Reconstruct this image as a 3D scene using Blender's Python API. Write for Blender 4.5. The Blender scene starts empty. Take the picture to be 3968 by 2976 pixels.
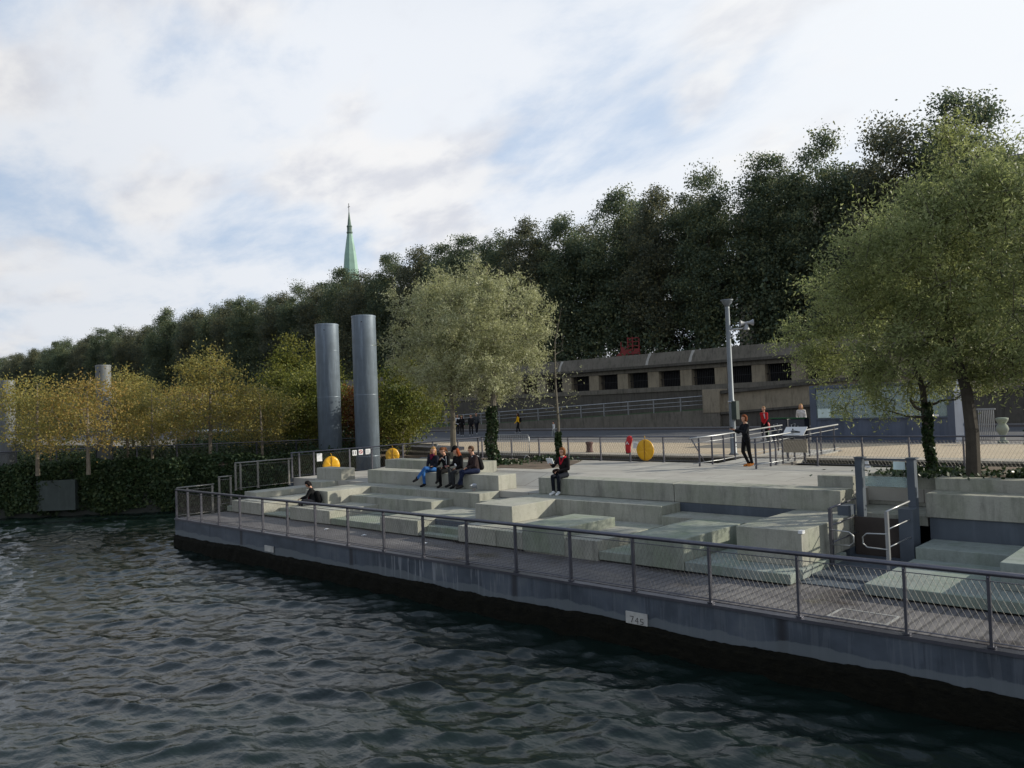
import bpy, bmesh, math, random
import numpy as np
from mathutils import Vector, Matrix, noise, Euler
S=bpy.context.scene; COL=S.collection
R=math.radians
# ------------------------------------------------------------------ camera
cam=bpy.data.cameras.new('camera'); co=bpy.data.objects.new('camera',cam); COL.objects.link(co); S.camera=co
cam.sensor_width=36; cam.lens=28.125; cam.clip_start=.1; cam.clip_end=6000
rx=Vector((.7209570,.6919214,-.0382840)); uy=Vector((.0469850,.0063109,.9988757)); fz=Vector((-.6913851,.7219452,.0279600))
m=Matrix((rx,uy,-fz)).transposed().to_4x4(); m.translation=Vector((0,0,4.77)); co.matrix_world=m
# ------------------------------------------------------------------ materials
class NT:
    def __init__(s,name):
        s.m=bpy.data.materials.new(name); s.m.use_nodes=True; s.t=s.m.node_tree; s.t.nodes.clear()
        s.out=s.n('ShaderNodeOutputMaterial')
    def n(s,ty,**k):
        x=s.t.nodes.new(ty)
        for a,b in k.items():
            if hasattr(x,a): setattr(x,a,b)
        return x
    def l(s,a,b): s.t.links.new(a,b)
    def pos(s,scale=(1,1,1)):
        g=s.n('ShaderNodeNewGeometry'); mp=s.n('ShaderNodeMapping'); mp.inputs['Scale'].default_value=scale
        s.l(g.outputs['Position'],mp.inputs['Vector']); return mp.outputs[0]
    def obj(s,scale=(1,1,1)):
        g=s.n('ShaderNodeTexCoord'); mp=s.n('ShaderNodeMapping'); mp.inputs['Scale'].default_value=scale
        s.l(g.outputs['Object'],mp.inputs['Vector']); return mp.outputs[0]
    def noise(s,vec,sc,det=4,rough=.55):
        x=s.n('ShaderNodeTexNoise'); x.inputs['Scale'].default_value=sc; x.inputs['Detail'].default_value=det; x.inputs['Roughness'].default_value=rough
        s.l(vec,x.inputs['Vector']); return x.outputs['Fac']
    def ramp(s,f,stops):
        x=s.n('ShaderNodeValToRGB'); e=x.color_ramp.elements
        while len(e)<len(stops): e.new(.5)
        for k,(p,c) in enumerate(stops):
            e[k].position=p; e[k].color=(c if len(c)==4 else (*c,1)) if hasattr(c,'__len__') else (c,c,c,1)
        s.l(f,x.inputs[0]); return x.outputs[0]
    def mix(s,f,a,b,mode='MIX'):
        x=s.n('ShaderNodeMix'); x.data_type='RGBA'; x.blend_type=mode
        for v,i in ((f,0),(a,6),(b,7)):
            if hasattr(v,'is_linked'): s.l(v,x.inputs[i])
            elif i==0: x.inputs[0].default_value=v
            else: x.inputs[i].default_value=(*v,1)
        return x.outputs[2]
    def bump(s,h,st,dist=.02):
        x=s.n('ShaderNodeBump'); x.inputs['Strength'].default_value=st; x.inputs['Distance'].default_value=dist; s.l(h,x.inputs['Height']); return x.outputs[0]
    def prin(s,col,rough=.7,metal=0,nrm=None,spec=.4,**k):
        x=s.n('ShaderNodeBsdfPrincipled')
        if hasattr(col,'is_linked'): s.l(col,x.inputs['Base Color'])
        else: x.inputs['Base Color'].default_value=(*col,1)
        if hasattr(rough,'is_linked'): s.l(rough,x.inputs['Roughness'])
        else: x.inputs['Roughness'].default_value=rough
        x.inputs['Metallic'].default_value=metal; x.inputs['Specular IOR Level'].default_value=spec
        if nrm: s.l(nrm,x.inputs['Normal'])
        for a,b in k.items(): x.inputs[a.replace('_',' ')].default_value=b
        s.l(x.outputs[0],s.out.inputs[0]); return x
def sc3(c,f): return tuple(max(0,v*f) for v in c)
_M={}
def simple(name,c,rough=.7,metal=0,var=.25,sc=3,bump=.15):
    if name in _M: return _M[name]
    t=NT(name); f=t.noise(t.obj(),sc,5); col=t.ramp(f,[(.25,sc3(c,1-var)),(.75,sc3(c,1+var))])
    f2=t.noise(t.obj(),sc*12,3); t.prin(col,rough,metal,t.bump(f2,bump,.01),.08 if name.startswith('fabric') else .4); _M[name]=t.m; return t.m
def concrete(name,c,streak=.35,green=.2,zb=None):
    t=NT(name); big=t.noise(t.pos(),.9,5); st=t.noise(t.pos((3.2,3.2,.5)),1.5,6,.72); fine=t.noise(t.pos(),28,4,.7)
    col=t.ramp(big,[(.3,sc3(c,.84)),(.7,sc3(c,1.1))])
    col=t.mix(t.ramp(st,[(.48,0.),(.68,streak)]),col,sc3(c,.38)); bl=t.noise(t.pos(),3.2,6,.7); col=t.mix(t.ramp(bl,[(.52,0.),(.72,.45)]),col,sc3(c,.5))
    gn=t.noise(t.pos((1,1,.6)),1.3,4); col=t.mix(t.ramp(gn,[(.45,0.),(.75,green)]),col,(c[0]*.62,c[1]*.78,c[2]*.5))
    col=t.mix(.16,col,t.ramp(fine,[(.3,.05),(.7,.6)]),'OVERLAY'); col=t.mix(t.ramp(t.noise(t.pos(),7,6,.8),[(.60,0.),(.66,.35)]),col,sc3(c,.35))
    # small dark pits scattered over all faces
    n=t.n('ShaderNodeNewGeometry'); 
    sp=t.n('ShaderNodeTexVoronoi'); sp.inputs['Scale'].default_value=55; t.l(t.pos(),sp.inputs['Vector'])
    col=t.mix(t.ramp(sp.outputs['Distance'],[(.03,.5),(.1,0.)]),col,sc3(c,.45))
    t.prin(col,.85,0,t.bump(fine,.25,.008),.25); return t.m
CON=[concrete('concrete_pale',(.37,.365,.315)),concrete('concrete_mid',(.335,.335,.29),.6,.3),concrete('concrete_green',(.27,.295,.25),.5,.55)]
CONL=concrete('concrete_low',(.25,.285,.265),.35,.5)
WALLC=concrete('wall_concrete',(.17,.155,.13),.75,.1); WALLD=concrete('wall_dark_concrete',(.10,.092,.08),.8,.15)
PIERC=concrete('pillar_stone',(.29,.25,.185),.6,.05)
PAVE=None
def paving():
    t=NT('deck_paving'); br=t.n('ShaderNodeTexBrick'); br.inputs['Scale'].default_value=1; br.inputs['Brick Width'].default_value=2.4; br.inputs['Row Height'].default_value=1.2
    br.inputs['Mortar Size'].default_value=.012; br.inputs['Color1'].default_value=(.40,.385,.345,1); br.inputs['Color2'].default_value=(.36,.35,.315,1); br.inputs['Mortar'].default_value=(.12,.11,.1,1)
    t.l(t.pos(),br.inputs['Vector']); f=t.noise(t.pos(),1.1,6,.6); c=t.mix(t.ramp(f,[(.35,.0),(.7,.5)]),br.outputs[0],(.22,.2,.18))
    g=t.noise(t.pos(),30,4,.7); t.prin(c,.8,0,t.bump(g,.2,.006),.25); return t.m
PAVE=paving()
def decking():
    t=NT('grooved_decking'); w=t.n('ShaderNodeTexWave'); w.wave_type='BANDS'; w.bands_direction='X'; w.inputs['Scale'].default_value=1.55; w.inputs['Distortion'].default_value=.0
    t.l(t.pos(),w.inputs['Vector']); f=t.noise(t.pos((.6,1.1,1)),1.0,6,.62)
    c=t.ramp(f,[(.34,(.05,.04,.038)),(.5,(.10,.094,.098)),(.72,(.16,.152,.15))])
    c=t.mix(t.ramp(w.outputs['Fac'],[(.0,.75),(.22,0.)]),c,(.035,.033,.035))
    r=t.ramp(f,[(.36,.25),(.5,.75)]); t.prin(c,r,0,t.bump(w.outputs['Fac'],.5,.01),.4); return t.m
DECK=decking()
def hull():
    t=NT('weathered_blue_steel'); st=t.noise(t.pos((4,4,.35)),1.5,6,.7); b=t.noise(t.pos(),.8,6,.6)
    c=t.ramp(b,[(.3,(.04,.052,.068)),(.55,(.085,.105,.135)),(.75,(.15,.17,.185))])
    c=t.mix(t.ramp(st,[(.55,0.),(.72,.75)]),c,(.03,.04,.055))
    g=t.n('ShaderNodeNewGeometry'); sx=t.n('ShaderNodeSeparateXYZ'); t.l(g.outputs['Position'],sx.inputs[0])
    s2=t.noise(t.pos((9,9,.55)),1.0,4,.6); mk=t.ramp(s2,[(.53,0.),(.57,1.)])
    wx=t.n('ShaderNodeMapRange'); t.l(sx.outputs['X'],wx.inputs[0]); wx.inputs[1].default_value=-17.5; wx.inputs[2].default_value=-12.; rgx=t.ramp(wx.outputs[0],[(0.,0.),(.25,.75),(.6,.8),(1.,.12)])
    mm=t.n('ShaderNodeMath',operation='MULTIPLY'); t.l(mk,mm.inputs[0]); t.l(rgx,mm.inputs[1]); c=t.mix(mm.outputs[0],c,(.26,.28,.31))
    wv=t.n('ShaderNodeTexWave'); wv.bands_direction='X'; wv.inputs['Scale'].default_value=.052; t.l(t.pos(),wv.inputs['Vector']); c=t.mix(t.ramp(wv.outputs['Fac'],[(.0,.8),(.0006,0.)]),c,(.02,.02,.025))
    add=t.n('ShaderNodeMath',operation='MULTIPLY_ADD'); t.l(b,add.inputs[0]); add.inputs[1].default_value=.5; t.l(sx.outputs['Z'],add.inputs[2])
    c=t.mix(t.ramp(add.outputs[0],[(.0,.9),(.98,.62),(1.10,0.)]),c,(.16,.185,.20))
    t.prin(c,.45,.15,t.bump(b,.25,.02),.5); return t.m
HULL=hull()
def paint(name,c,rough=.45,metal=.1,st=.4):
    t=NT(name); b=t.noise(t.obj(),.9,5,.6); s_=t.noise(t.obj((3,3,.3)),1.8,5,.7)
    col=t.ramp(b,[(.3,sc3(c,.8)),(.7,sc3(c,1.2))]); col=t.mix(t.ramp(s_,[(.5,0.),(.75,st)]),col,sc3(c,1.9)); t.prin(col,rough,metal,t.bump(b,.1,.01)); return t.m
BLUE=paint('blue_grey_paint',(.075,.092,.115),.5); PILE=paint('pile_paint',(.15,.185,.225),.42,.2,.6); PILEF=paint('pale_pile_paint',(.17,.18,.185),.5,.1,.3)
STEEL=paint('dark_galvanised_steel',(.11,.112,.135),.38,.7,.3); GALV=paint('light_galvanised_steel',(.34,.35,.36),.4,.7,.25); RAILL=paint('worn_rail_steel',(.22,.215,.2),.45,.6,.3)
WIRE=simple('wire_mesh_steel',(.13,.125,.115),.5,.6)
CONTB=paint('container_blue_paint',(.075,.095,.14),.5,.1,.25)
ALG=None
def algae():
    t=NT('wet_algae'); f=t.noise(t.pos((1,1,2)),5,6,.75); c=t.ramp(f,[(.35,(.002,.0025,.0015)),(.6,(.009,.0085,.005)),(.8,(.03,.027,.017))]); t.prin(c,.8,0,t.bump(f,.9,.06),.15); return t.m
ALG=algae()
def stones(name,c1,c2,mo,w,h,sc=1,dirt=(.08,.07,.055)):
    t=NT(name); br=t.n('ShaderNodeTexBrick'); br.inputs['Scale'].default_value=sc; br.inputs['Brick Width'].default_value=w; br.inputs['Row Height'].default_value=h; br.inputs['Mortar Size'].default_value=.015
    br.inputs['Color1'].default_value=(*c1,1); br.inputs['Color2'].default_value=(*c2,1); br.inputs['Mortar'].default_value=(*mo,1); t.l(t.pos(),br.inputs['Vector'])
    f=t.noise(t.pos((.5,1,1)),.9,6,.65); c=t.mix(t.ramp(f,[(.4,0.),(.75,.6)]),br.outputs[0],dirt); t.prin(c,.85,0,t.bump(t.noise(t.pos(),20,4),.3,.02),.2); return t.m
COBB=stones('beige_cobbles',(.52,.43,.31),(.45,.37,.27),(.28,.22,.15),.22,.14,1,(.33,.27,.19))
COPE=stones('coping_stone',(.40,.36,.30),(.34,.31,.26),(.12,.1,.08),1.2,.8); KERB=stones('kerb_stone',(.30,.28,.26),(.26,.25,.24),(.1,.1,.09),1.,.5)
STRIP=stones('grey_quay_paving',(.20,.19,.18),(.17,.165,.16),(.1,.09,.09),.5,.3,1,(.1,.09,.085))
def asphalt():
    t=NT('asphalt'); f=t.noise(t.pos((.25,1,1)),.7,6,.6); g=t.noise(t.pos(),40,3,.7); c=t.ramp(f,[(.3,(.05,.052,.06)),(.7,(.085,.085,.092))]); c=t.mix(.25,c,t.ramp(g,[(.3,.03),(.7,.2)])); t.prin(c,.8,0,t.bump(g,.2,.01),.3); return t.m
ASPH=asphalt(); SOIL=simple('bare_soil',(.115,.085,.06),.95,0,.35,1.5,.6); QWALL=stones('quay_wall_stone',(.06,.06,.05),(.045,.047,.04),(.015,.015,.012),1.1,.45)
GRASS=simple('dull_grass',(.035,.06,.02),.9,0,.4,2,.8)
TERR=simple('terrain',(.06,.065,.045),.95,0,.4,.1,.5)
WHITE=simple('white_print',(.72,.73,.74),.5,0,.08,4,.02); BLACK=simple('black_plastic',(.015,.015,.016),.6,0,.3,8,.2)
YEL=None
def glassm():
    t=NT('tinted_glass'); p=t.prin((.42,.54,.54),.12,0,None,.6); p.inputs['Transmission Weight'].default_value=.35; p.inputs['Alpha'].default_value=.6; return t.m
GLASS=glassm()
def foliage(name,cols,trans=.35,rough=.55,yel=None):
    t=NT(name); g=t.n('ShaderNodeNewGeometry'); c=t.ramp(g.outputs['Random Per Island'],[(k/(len(cols)-1),q) for k,q in enumerate(cols)])
    f=t.noise(t.obj(),.45,3); c=t.mix(t.ramp(f,[(.35,0.),(.68,.65)]),c,yel or sc3(cols[0],.6))
    p=t.n('ShaderNodeBsdfPrincipled'); t.l(c,p.inputs['Base Color']); p.inputs['Roughness'].default_value=rough; p.inputs['Specular IOR Level'].default_value=.35
    tr=t.n('ShaderNodeBsdfTranslucent'); t.l(t.mix(.35,c,(.5,.55,.1),'MIX'),tr.inputs[0]) if False else t.l(c,tr.inputs[0])
    ms=t.n('ShaderNodeMixShader'); ms.inputs[0].default_value=trans; t.l(p.outputs[0],ms.inputs[1]); t.l(tr.outputs[0],ms.inputs[2]); t.l(ms.outputs[0],t.out.inputs[0]); return t.m
F_PLANE=[foliage('plane_leaves_dark',[(.08,.125,.09),(.12,.165,.10),(.17,.20,.10),(.26,.26,.11)],.45),
         foliage('plane_leaves_brown',[(.08,.11,.085),(.13,.15,.10),(.18,.185,.10),(.26,.23,.10)],.45)]
F_WIL=foliage('silver_willow_leaves',[(.20,.22,.12),(.31,.33,.18),(.43,.45,.28),(.58,.59,.42)],.5,.4,(.33,.33,.13))
F_WILR=foliage('green_willow_leaves',[(.15,.19,.08),(.21,.255,.105),(.28,.32,.14),(.37,.40,.20)],.5,.5,(.27,.29,.09))
F_YEL=foliage('yellow_leaves',[(.28,.23,.06),(.42,.31,.07),(.27,.25,.08),(.17,.19,.07)],.5,.6,(.22,.22,.07)); F_YEL2=foliage('orange_leaves',[(.32,.20,.06),(.42,.28,.07),(.24,.22,.07),(.34,.27,.07)],.5,.6,(.26,.2,.06))
F_GRN=foliage('shrub_leaves',[(.035,.06,.015),(.07,.1,.02),(.13,.16,.03),(.2,.2,.03)],.4,.6,(.22,.19,.03)); F_RED=foliage('red_leaves',[(.16,.05,.02),(.25,.08,.02),(.12,.07,.02),(.2,.12,.03)],.35,.6)
F_IVY=foliage('ivy_leaves',[(.012,.03,.012),(.025,.05,.018),(.05,.08,.03),(.09,.12,.05)],.15,.35); F_VINE=foliage('hanging_vine_leaves',[(.025,.05,.022),(.04,.075,.03),(.06,.095,.035),(.09,.115,.04)],.25,.6)
BARK=simple('grey_bark',(.13,.115,.09),.9,0,.35,4,.8); BARKD=simple('dark_bark',(.06,.052,.042),.95,0,.35,4,.8); BARKP=simple('pale_bark',(.17,.145,.11),.9,0,.3,4,.5)
# ------------------------------------------------------------------ mesh builder
class MB:
    def __init__(s): s.v=[]; s.f=[]
    def add(s,v,f):
        o=len(s.v); s.v+= [tuple(a) for a in v]; s.f+=[tuple(i+o for i in q) for q in f]; return s
    def box(s,x0,x1,y0,y1,z0,z1):
        v=[(x,y,z) for z in (z0,z1) for x,y in ((x0,y0),(x1,y0),(x1,y1),(x0,y1))]
        return s.add(v,[(3,2,1,0),(4,5,6,7),(0,1,5,4),(1,2,6,5),(2,3,7,6),(3,0,4,7)])
    def prism(s,pts,z0,z1):
        n=len(pts); zf=(lambda z,i: z[i] if hasattr(z,'__len__') else z)
        v=[(p[0],p[1],zf(z0,i)) for i,p in enumerate(pts)]+[(p[0],p[1],zf(z1,i)) for i,p in enumerate(pts)]
        return s.add(v,[tuple(range(n))[::-1],tuple(range(n,2*n))]+[(i,(i+1)%n,(i+1)%n+n,i+n) for i in range(n)])
    def tube(s,pts,rs,n=8,cap=True):
        pts=[Vector(p) for p in pts]; 
        if not hasattr(rs,'__len__'): rs=[rs]*len(pts)
        o=len(s.v); prev=None
        for i,p in enumerate(pts):
            d=(pts[min(i+1,len(pts)-1)]-pts[max(i-1,0)]).normalized()
            if prev is None: a=d.orthogonal().normalized()
            else: a=(prev-d*prev.dot(d)); a=a.normalized() if a.length>1e-6 else d.orthogonal().normalized()
            prev=a; b=d.cross(a)
            for k in range(n):
                t=2*math.pi*k/n; s.v.append(tuple(p+(a*math.cos(t)+b*math.sin(t))*rs[i]))
        for i in range(len(pts)-1):
            for k in range(n): s.f.append((o+i*n+k,o+i*n+(k+1)%n,o+(i+1)*n+(k+1)%n,o+(i+1)*n+k))
        if cap: s.f.append(tuple(o+k for k in range(n))[::-1]); s.f.append(tuple(o+(len(pts)-1)*n+k for k in range(n)))
        return s
    def lathe(s,prof,c=(0,0,0),n=24):
        o=len(s.v)
        for r,z in prof:
            for k in range(n):
                t=2*math.pi*k/n; s.v.append((c[0]+r*math.cos(t),c[1]+r*math.sin(t),c[2]+z))
        for i in range(len(prof)-1):
            for k in range(n): s.f.append((o+i*n+k,o+i*n+(k+1)%n,o+(i+1)*n+(k+1)%n,o+(i+1)*n+k))
        s.f.append(tuple(o+k for k in range(n))[::-1]); s.f.append(tuple(o+(len(prof)-1)*n+k for k in range(n))); return s
    def cone(s,p0,r0,p1,r1,n=12,sq=None):
        """rounded tapered limb between two balls"""
        p0=Vector(p0);p1=Vector(p1); d=p1-p0; L=d.length; d=d/L if L>1e-5 else Vector((0,0,1)); prof=[]
        for k in range(5): a=-math.pi/2+math.pi/2*k/4; prof.append((max(r0*math.cos(a),1e-4),r0*math.sin(a)))
        for k in range(5): a=math.pi/2*k/4; prof.append((max(r1*math.cos(a),1e-4),L+r1*math.sin(a)))
        q=d.to_track_quat('Z','Y'); o=len(s.v)
        for r,z in prof:
            for k in range(n):
                t=2*math.pi*k/n; v=Vector((r*math.cos(t),r*math.sin(t),z)); s.v.append(tuple(p0+q@v))
        for i in range(len(prof)-1):
            for k in range(n): s.f.append((o+i*n+k,o+i*n+(k+1)%n,o+(i+1)*n+(k+1)%n,o+(i+1)*n+k))
        s.f.append(tuple(o+k for k in range(n))[::-1]); s.f.append(tuple(o+9*n+k for k in range(n))); return s
    def ell(s,c,r,n=14):
        o=len(s.v); m_=n//2
        for i in range(m_+1):
            a=-math.pi/2+math.pi*i/m_
            for k in range(n):
                t=2*math.pi*k/n; s.v.append((c[0]+r[0]*max(math.cos(a),1e-3)*math.cos(t),c[1]+r[1]*max(math.cos(a),1e-3)*math.sin(t),c[2]+r[2]*math.sin(a)))
        for i in range(m_):
            for k in range(n): s.f.append((o+i*n+k,o+i*n+(k+1)%n,o+(i+1)*n+(k+1)%n,o+(i+1)*n+k))
        return s
    def mesh(s,name,mt,smooth=False):
        me=bpy.data.meshes.new(name); me.from_pydata(s.v,[],s.f); me.materials.append(mt)
        if smooth: me.polygons.foreach_set('use_smooth',[True]*len(me.polygons))
        me.update(); return me
    def build(s,name,mt,parent=None,smooth=False,loc=None,bevel=0):
        o=bpy.data.objects.new(name,s.mesh(name,mt,smooth)); COL.objects.link(o)
        if parent: o.parent=parent
        if loc: o.location=loc
        if bevel:
            b=o.modifiers.new('edge','BEVEL'); b.width=bevel; b.segments=2; b.limit_method='ANGLE'
        return o
def tag(o,label,cat,group=None,kind=None):
    if label: o['label']=label
    if cat: o['category']=cat
    if group: o['group']=group
    if kind: o['kind']=kind
    return o
def empty(name,loc=(0,0,0),label=None,cat=None,group=None,rz=0):
    o=bpy.data.objects.new(name,None); COL.objects.link(o); o.location=loc; o.rotation_euler=(0,0,rz); o.empty_display_size=.2; return tag(o,label,cat,group)
def struct(o): o['kind']='structure'; return o
def dup(root,loc=None,rz=None,label=None,group=None,scale=None):
    r=root.copy(); COL.objects.link(r)
    if loc is not None: r.location=loc
    if rz is not None: r.rotation_euler=(0,0,rz)
    if scale: r.scale=scale
    if label: r['label']=label
    if group: r['group']=group
    for ch in list(root.children):
        c=ch.copy(); COL.objects.link(c); c.parent=r
        for g in ch.children:
            d=g.copy(); COL.objects.link(d); d.parent=c
    return r
# ------------------------------------------------------------------ world, sun
SUN_EL=R(22.8); sd=Vector((math.sin(R(40))*math.cos(SUN_EL),math.cos(R(40))*math.cos(SUN_EL),math.sin(SUN_EL))).normalized()
w=bpy.data.worlds.new("World"); S.world=w; w.use_nodes=True; nt=w.node_tree; N=nt.nodes; Lk=nt.links; N.clear()
def wn(t,**k):
    x=N.new(t)
    for a,b in k.items(): setattr(x,a,b)
    return x
sky=wn('ShaderNodeTexSky',sky_type='NISHITA'); sky.sun_disc=False; sky.sun_elevation=SUN_EL; sky.sun_rotation=math.atan2(sd.x,sd.y); sky.air_density=1.0; sky.dust_density=1.5
tc=wn('ShaderNodeTexCoord'); sep=wn('ShaderNodeSeparateXYZ'); Lk.new(tc.outputs['Generated'],sep.inputs[0])
# project the view direction on a cloud layer: (x,y)/(z+.12)
za=wn('ShaderNodeMath',operation='ADD'); Lk.new(sep.outputs[2],za.inputs[0]); za.inputs[1].default_value=.26
zm=wn('ShaderNodeMath',operation='MAXIMUM'); Lk.new(za.outputs[0],zm.inputs[0]); zm.inputs[1].default_value=.04
dx=wn('ShaderNodeMath',operation='DIVIDE'); dy=wn('ShaderNodeMath',operation='DIVIDE')
Lk.new(sep.outputs[0],dx.inputs[0]); Lk.new(zm.outputs[0],dx.inputs[1]); Lk.new(sep.outputs[1],dy.inputs[0]); Lk.new(zm.outputs[0],dy.inputs[1])
cmb=wn('ShaderNodeCombineXYZ'); Lk.new(dx.outputs[0],cmb.inputs[0]); Lk.new(dy.outputs[0],cmb.inputs[1])
def wnoise(sc,det,ro,scale=(1,1,1),rot=0,dist=0,loc=(0,0,0)):
    mp=wn('ShaderNodeMapping'); mp.inputs['Scale'].default_value=scale; mp.inputs['Rotation'].default_value=(0,0,rot); mp.inputs['Location'].default_value=loc; Lk.new(cmb.outputs[0],mp.inputs[0])
    x=wn('ShaderNodeTexNoise'); x.inputs['Scale'].default_value=sc; x.inputs['Detail'].default_value=det; x.inputs['Roughness'].default_value=ro; x.inputs['Distortion'].default_value=dist; Lk.new(mp.outputs[0],x.inputs['Vector']); return x.outputs['Fac']
def wramp(f,st):
    x=wn('ShaderNodeValToRGB'); e=x.color_ramp.elements
    while len(e)<len(st): e.new(.5)
    for k,(p,c) in enumerate(st): e[k].position=p; e[k].color=(*c,1) if hasattr(c,'__len__') else (c,c,c,1)
    x.color_ramp.interpolation='EASE'; Lk.new(f,x.inputs[0]); return x.outputs[0]
def wmix(f,a,b):
    x=wn('ShaderNodeMix',data_type='RGBA')
    for v,i in ((f,0),(a,6),(b,7)):
        if hasattr(v,'is_linked'): Lk.new(v,x.inputs[i])
        elif i==0: x.inputs[0].default_value=v
        else: x.inputs[i].default_value=(*v,1)
    return x.outputs[2]
skym=wn('ShaderNodeVectorMath',operation='SCALE'); Lk.new(sky.outputs[0],skym.inputs[0]); skym.inputs['Scale'].default_value=1.25
# base: sky tinted to a soft hazy blue
base=wmix(.8,skym.outputs[0],(5.0,6.3,8.3))
veil=wramp(wnoise(1.7,8,.6,(.8,1.15,1),.75,.25),[(.32,0.05),(.56,1.)])
c1=wmix(veil,base,(8.0,8.35,8.9))
puff=wramp(wnoise(2.3,8,.5,(.75,1.15,1),.75,.15,(3.1,1.7,0)),[(.49,0.),(.62,.85)])
shade=wramp(wnoise(5.5,6,.55,(.75,1.15,1),.75,.2,(3.5,1.9,0)),[(.35,(6.5,6.65,7.2)),(.6,(8.7,8.65,8.65))])
c2=wmix(puff,c1,shade)
# brighter towards the sun
dp=wn('ShaderNodeVectorMath',operation='DOT_PRODUCT'); nrm=wn('ShaderNodeVectorMath',operation='NORMALIZE'); Lk.new(tc.outputs['Generated'],nrm.inputs[0]); Lk.new(nrm.outputs[0],dp.inputs[0]); dp.inputs[1].default_value=sd
glow=wramp(dp.outputs['Value'],[(.2,0.),(.93,1.)])
c3=wmix(glow,c2,(9.3,9.6,9.7)); 
gm=wn('ShaderNodeMath',operation='MULTIPLY'); Lk.new(glow,gm.inputs[0]); gm.inputs[1].default_value=.62
c3=wmix(gm.outputs[0],c2,(9.3,9.6,9.8))
dim=wramp(dp.outputs['Value'],[(0.,.22),(.12,.30),(.5,.97),(.62,1.)])
mr=wn('ShaderNodeMath',operation='MULTIPLY_ADD'); Lk.new(dp.outputs['Value'],mr.inputs[0]); mr.inputs[1].default_value=.5; mr.inputs[2].default_value=.5
dim=wramp(mr.outputs[0],[(0.,.42),(.12,.5),(.30,.88),(.55,1.)])
vm=wn('ShaderNodeVectorMath',operation='MULTIPLY'); Lk.new(c3,vm.inputs[0]); Lk.new(dim,vm.inputs[1]); c3=vm.outputs[0]
zen=wramp(sep.outputs[2],[(.40,0.),(.80,.9)]); c3=wmix(zen,c3,(3.0,3.9,5.4))
bg=wn('ShaderNodeBackground'); bg.inputs['Strength'].default_value=.107; Lk.new(c3,bg.inputs[0]); wo=wn('ShaderNodeOutputWorld'); Lk.new(bg.outputs[0],wo.inputs[0])
sl=bpy.data.lights.new('sun','SUN'); sl.energy=5.0; sl.angle=R(.6); sl.color=(1,.93,.78); so=bpy.data.objects.new('sun',sl); COL.objects.link(so); so.rotation_euler=sd.to_track_quat('Z','Y').to_euler()
S.view_settings.view_transform='Standard'; S.view_settings.look='None'; S.view_settings.exposure=0
S.cycles.max_bounces=6; S.cycles.transparent_max_bounces=8
# ------------------------------------------------------------------ setting: water, ground
def ocean(name,size,res,seed,scale,sp_):
    me=bpy.data.meshes.new(name); o=bpy.data.objects.new(name,me); COL.objects.link(o)
    md=o.modifiers.new('o','OCEAN'); md.geometry_mode='GENERATE'; md.resolution=res; md.viewport_resolution=res; md.spatial_size=size; md.wave_scale=scale; md.wind_velocity=sp_; md.wave_scale_min=.01; md.choppiness=1.1; md.random_seed=seed; md.wave_alignment=.2; md.wave_direction=R(60); md.damping=.3
    d=o.evaluated_get(bpy.context.evaluated_depsgraph_get()); nm=bpy.data.meshes.new_from_object(d); o.modifiers.clear(); o.data=nm; return o
def watermat():
    t=NT('river_water'); f=t.noise(t.pos((1,1.6,1)),6.5,4,.55); g=t.noise(t.pos((1.4,1,1)),1.3,4,.5); s_=t.n('ShaderNodeMath',operation='MULTIPLY_ADD'); t.l(g,s_.inputs[0]); s_.inputs[1].default_value=1.6; t.l(f,s_.inputs[2])
    t.prin((.006,.0125,.0105),.03,0,t.bump(s_.outputs[0],.27,.05),.5,IOR=1.333); return t.m
WAT=watermat()
wo_=ocean('water',50,26,3,.125,1.5)
wo_.data.materials.clear(); wo_.data.materials.append(WAT); wo_.data.polygons.foreach_set('use_smooth',[True]*len(wo_.data.polygons)); wo_.location=(-26,1.5,.12); struct(wo_)
far=MB()
for x0,x1,y0,y1 in ((-1500,-50.9,-1500,26.5),(-1.1,1500,-1500,26.5),(-50.9,-1.1,-1500,-23.4)): far.box(x0,x1,y0,y1,-3,.09)
struct(far.build('water_beyond',WAT))
far=MB(); far.box(-58,30,-34,27.2,-3.2,-3.0); struct(far.build('river_bed',SOIL))
g=MB(); g.box(-2500,2500,62.2,4000,-.5,8.0); struct(g.build('upper_street_ground',TERR))
g=MB(); g.box(-1500,60,27.6,62.2,-.5,2.55); struct(g.build('quay_ground',STRIP))
g=MB(); g.box(-1500,60,28.1,35.2,2.55,2.596); struct(g.build('cobbled_quay_strip',COBB))
g=MB(); g.box(-1500,60,35.2,35.6,2.55,2.604); g.box(-1500,60,39.6,39.95,2.55,2.604); struct(g.build('kerb',KERB))
g=MB(); g.box(-1500,60,39.95,51,2.55,2.58); struct(g.build('asphalt_road',ASPH))
g=MB(); g.box(-1500,60,35.6,39.6,2.55,2.59); struct(g.build('quay_pavement',STRIP))
g=MB(); g.box(-1500,60,51,53.3,2.55,2.70); struct(g.build('far_pavement',STRIP))
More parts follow.
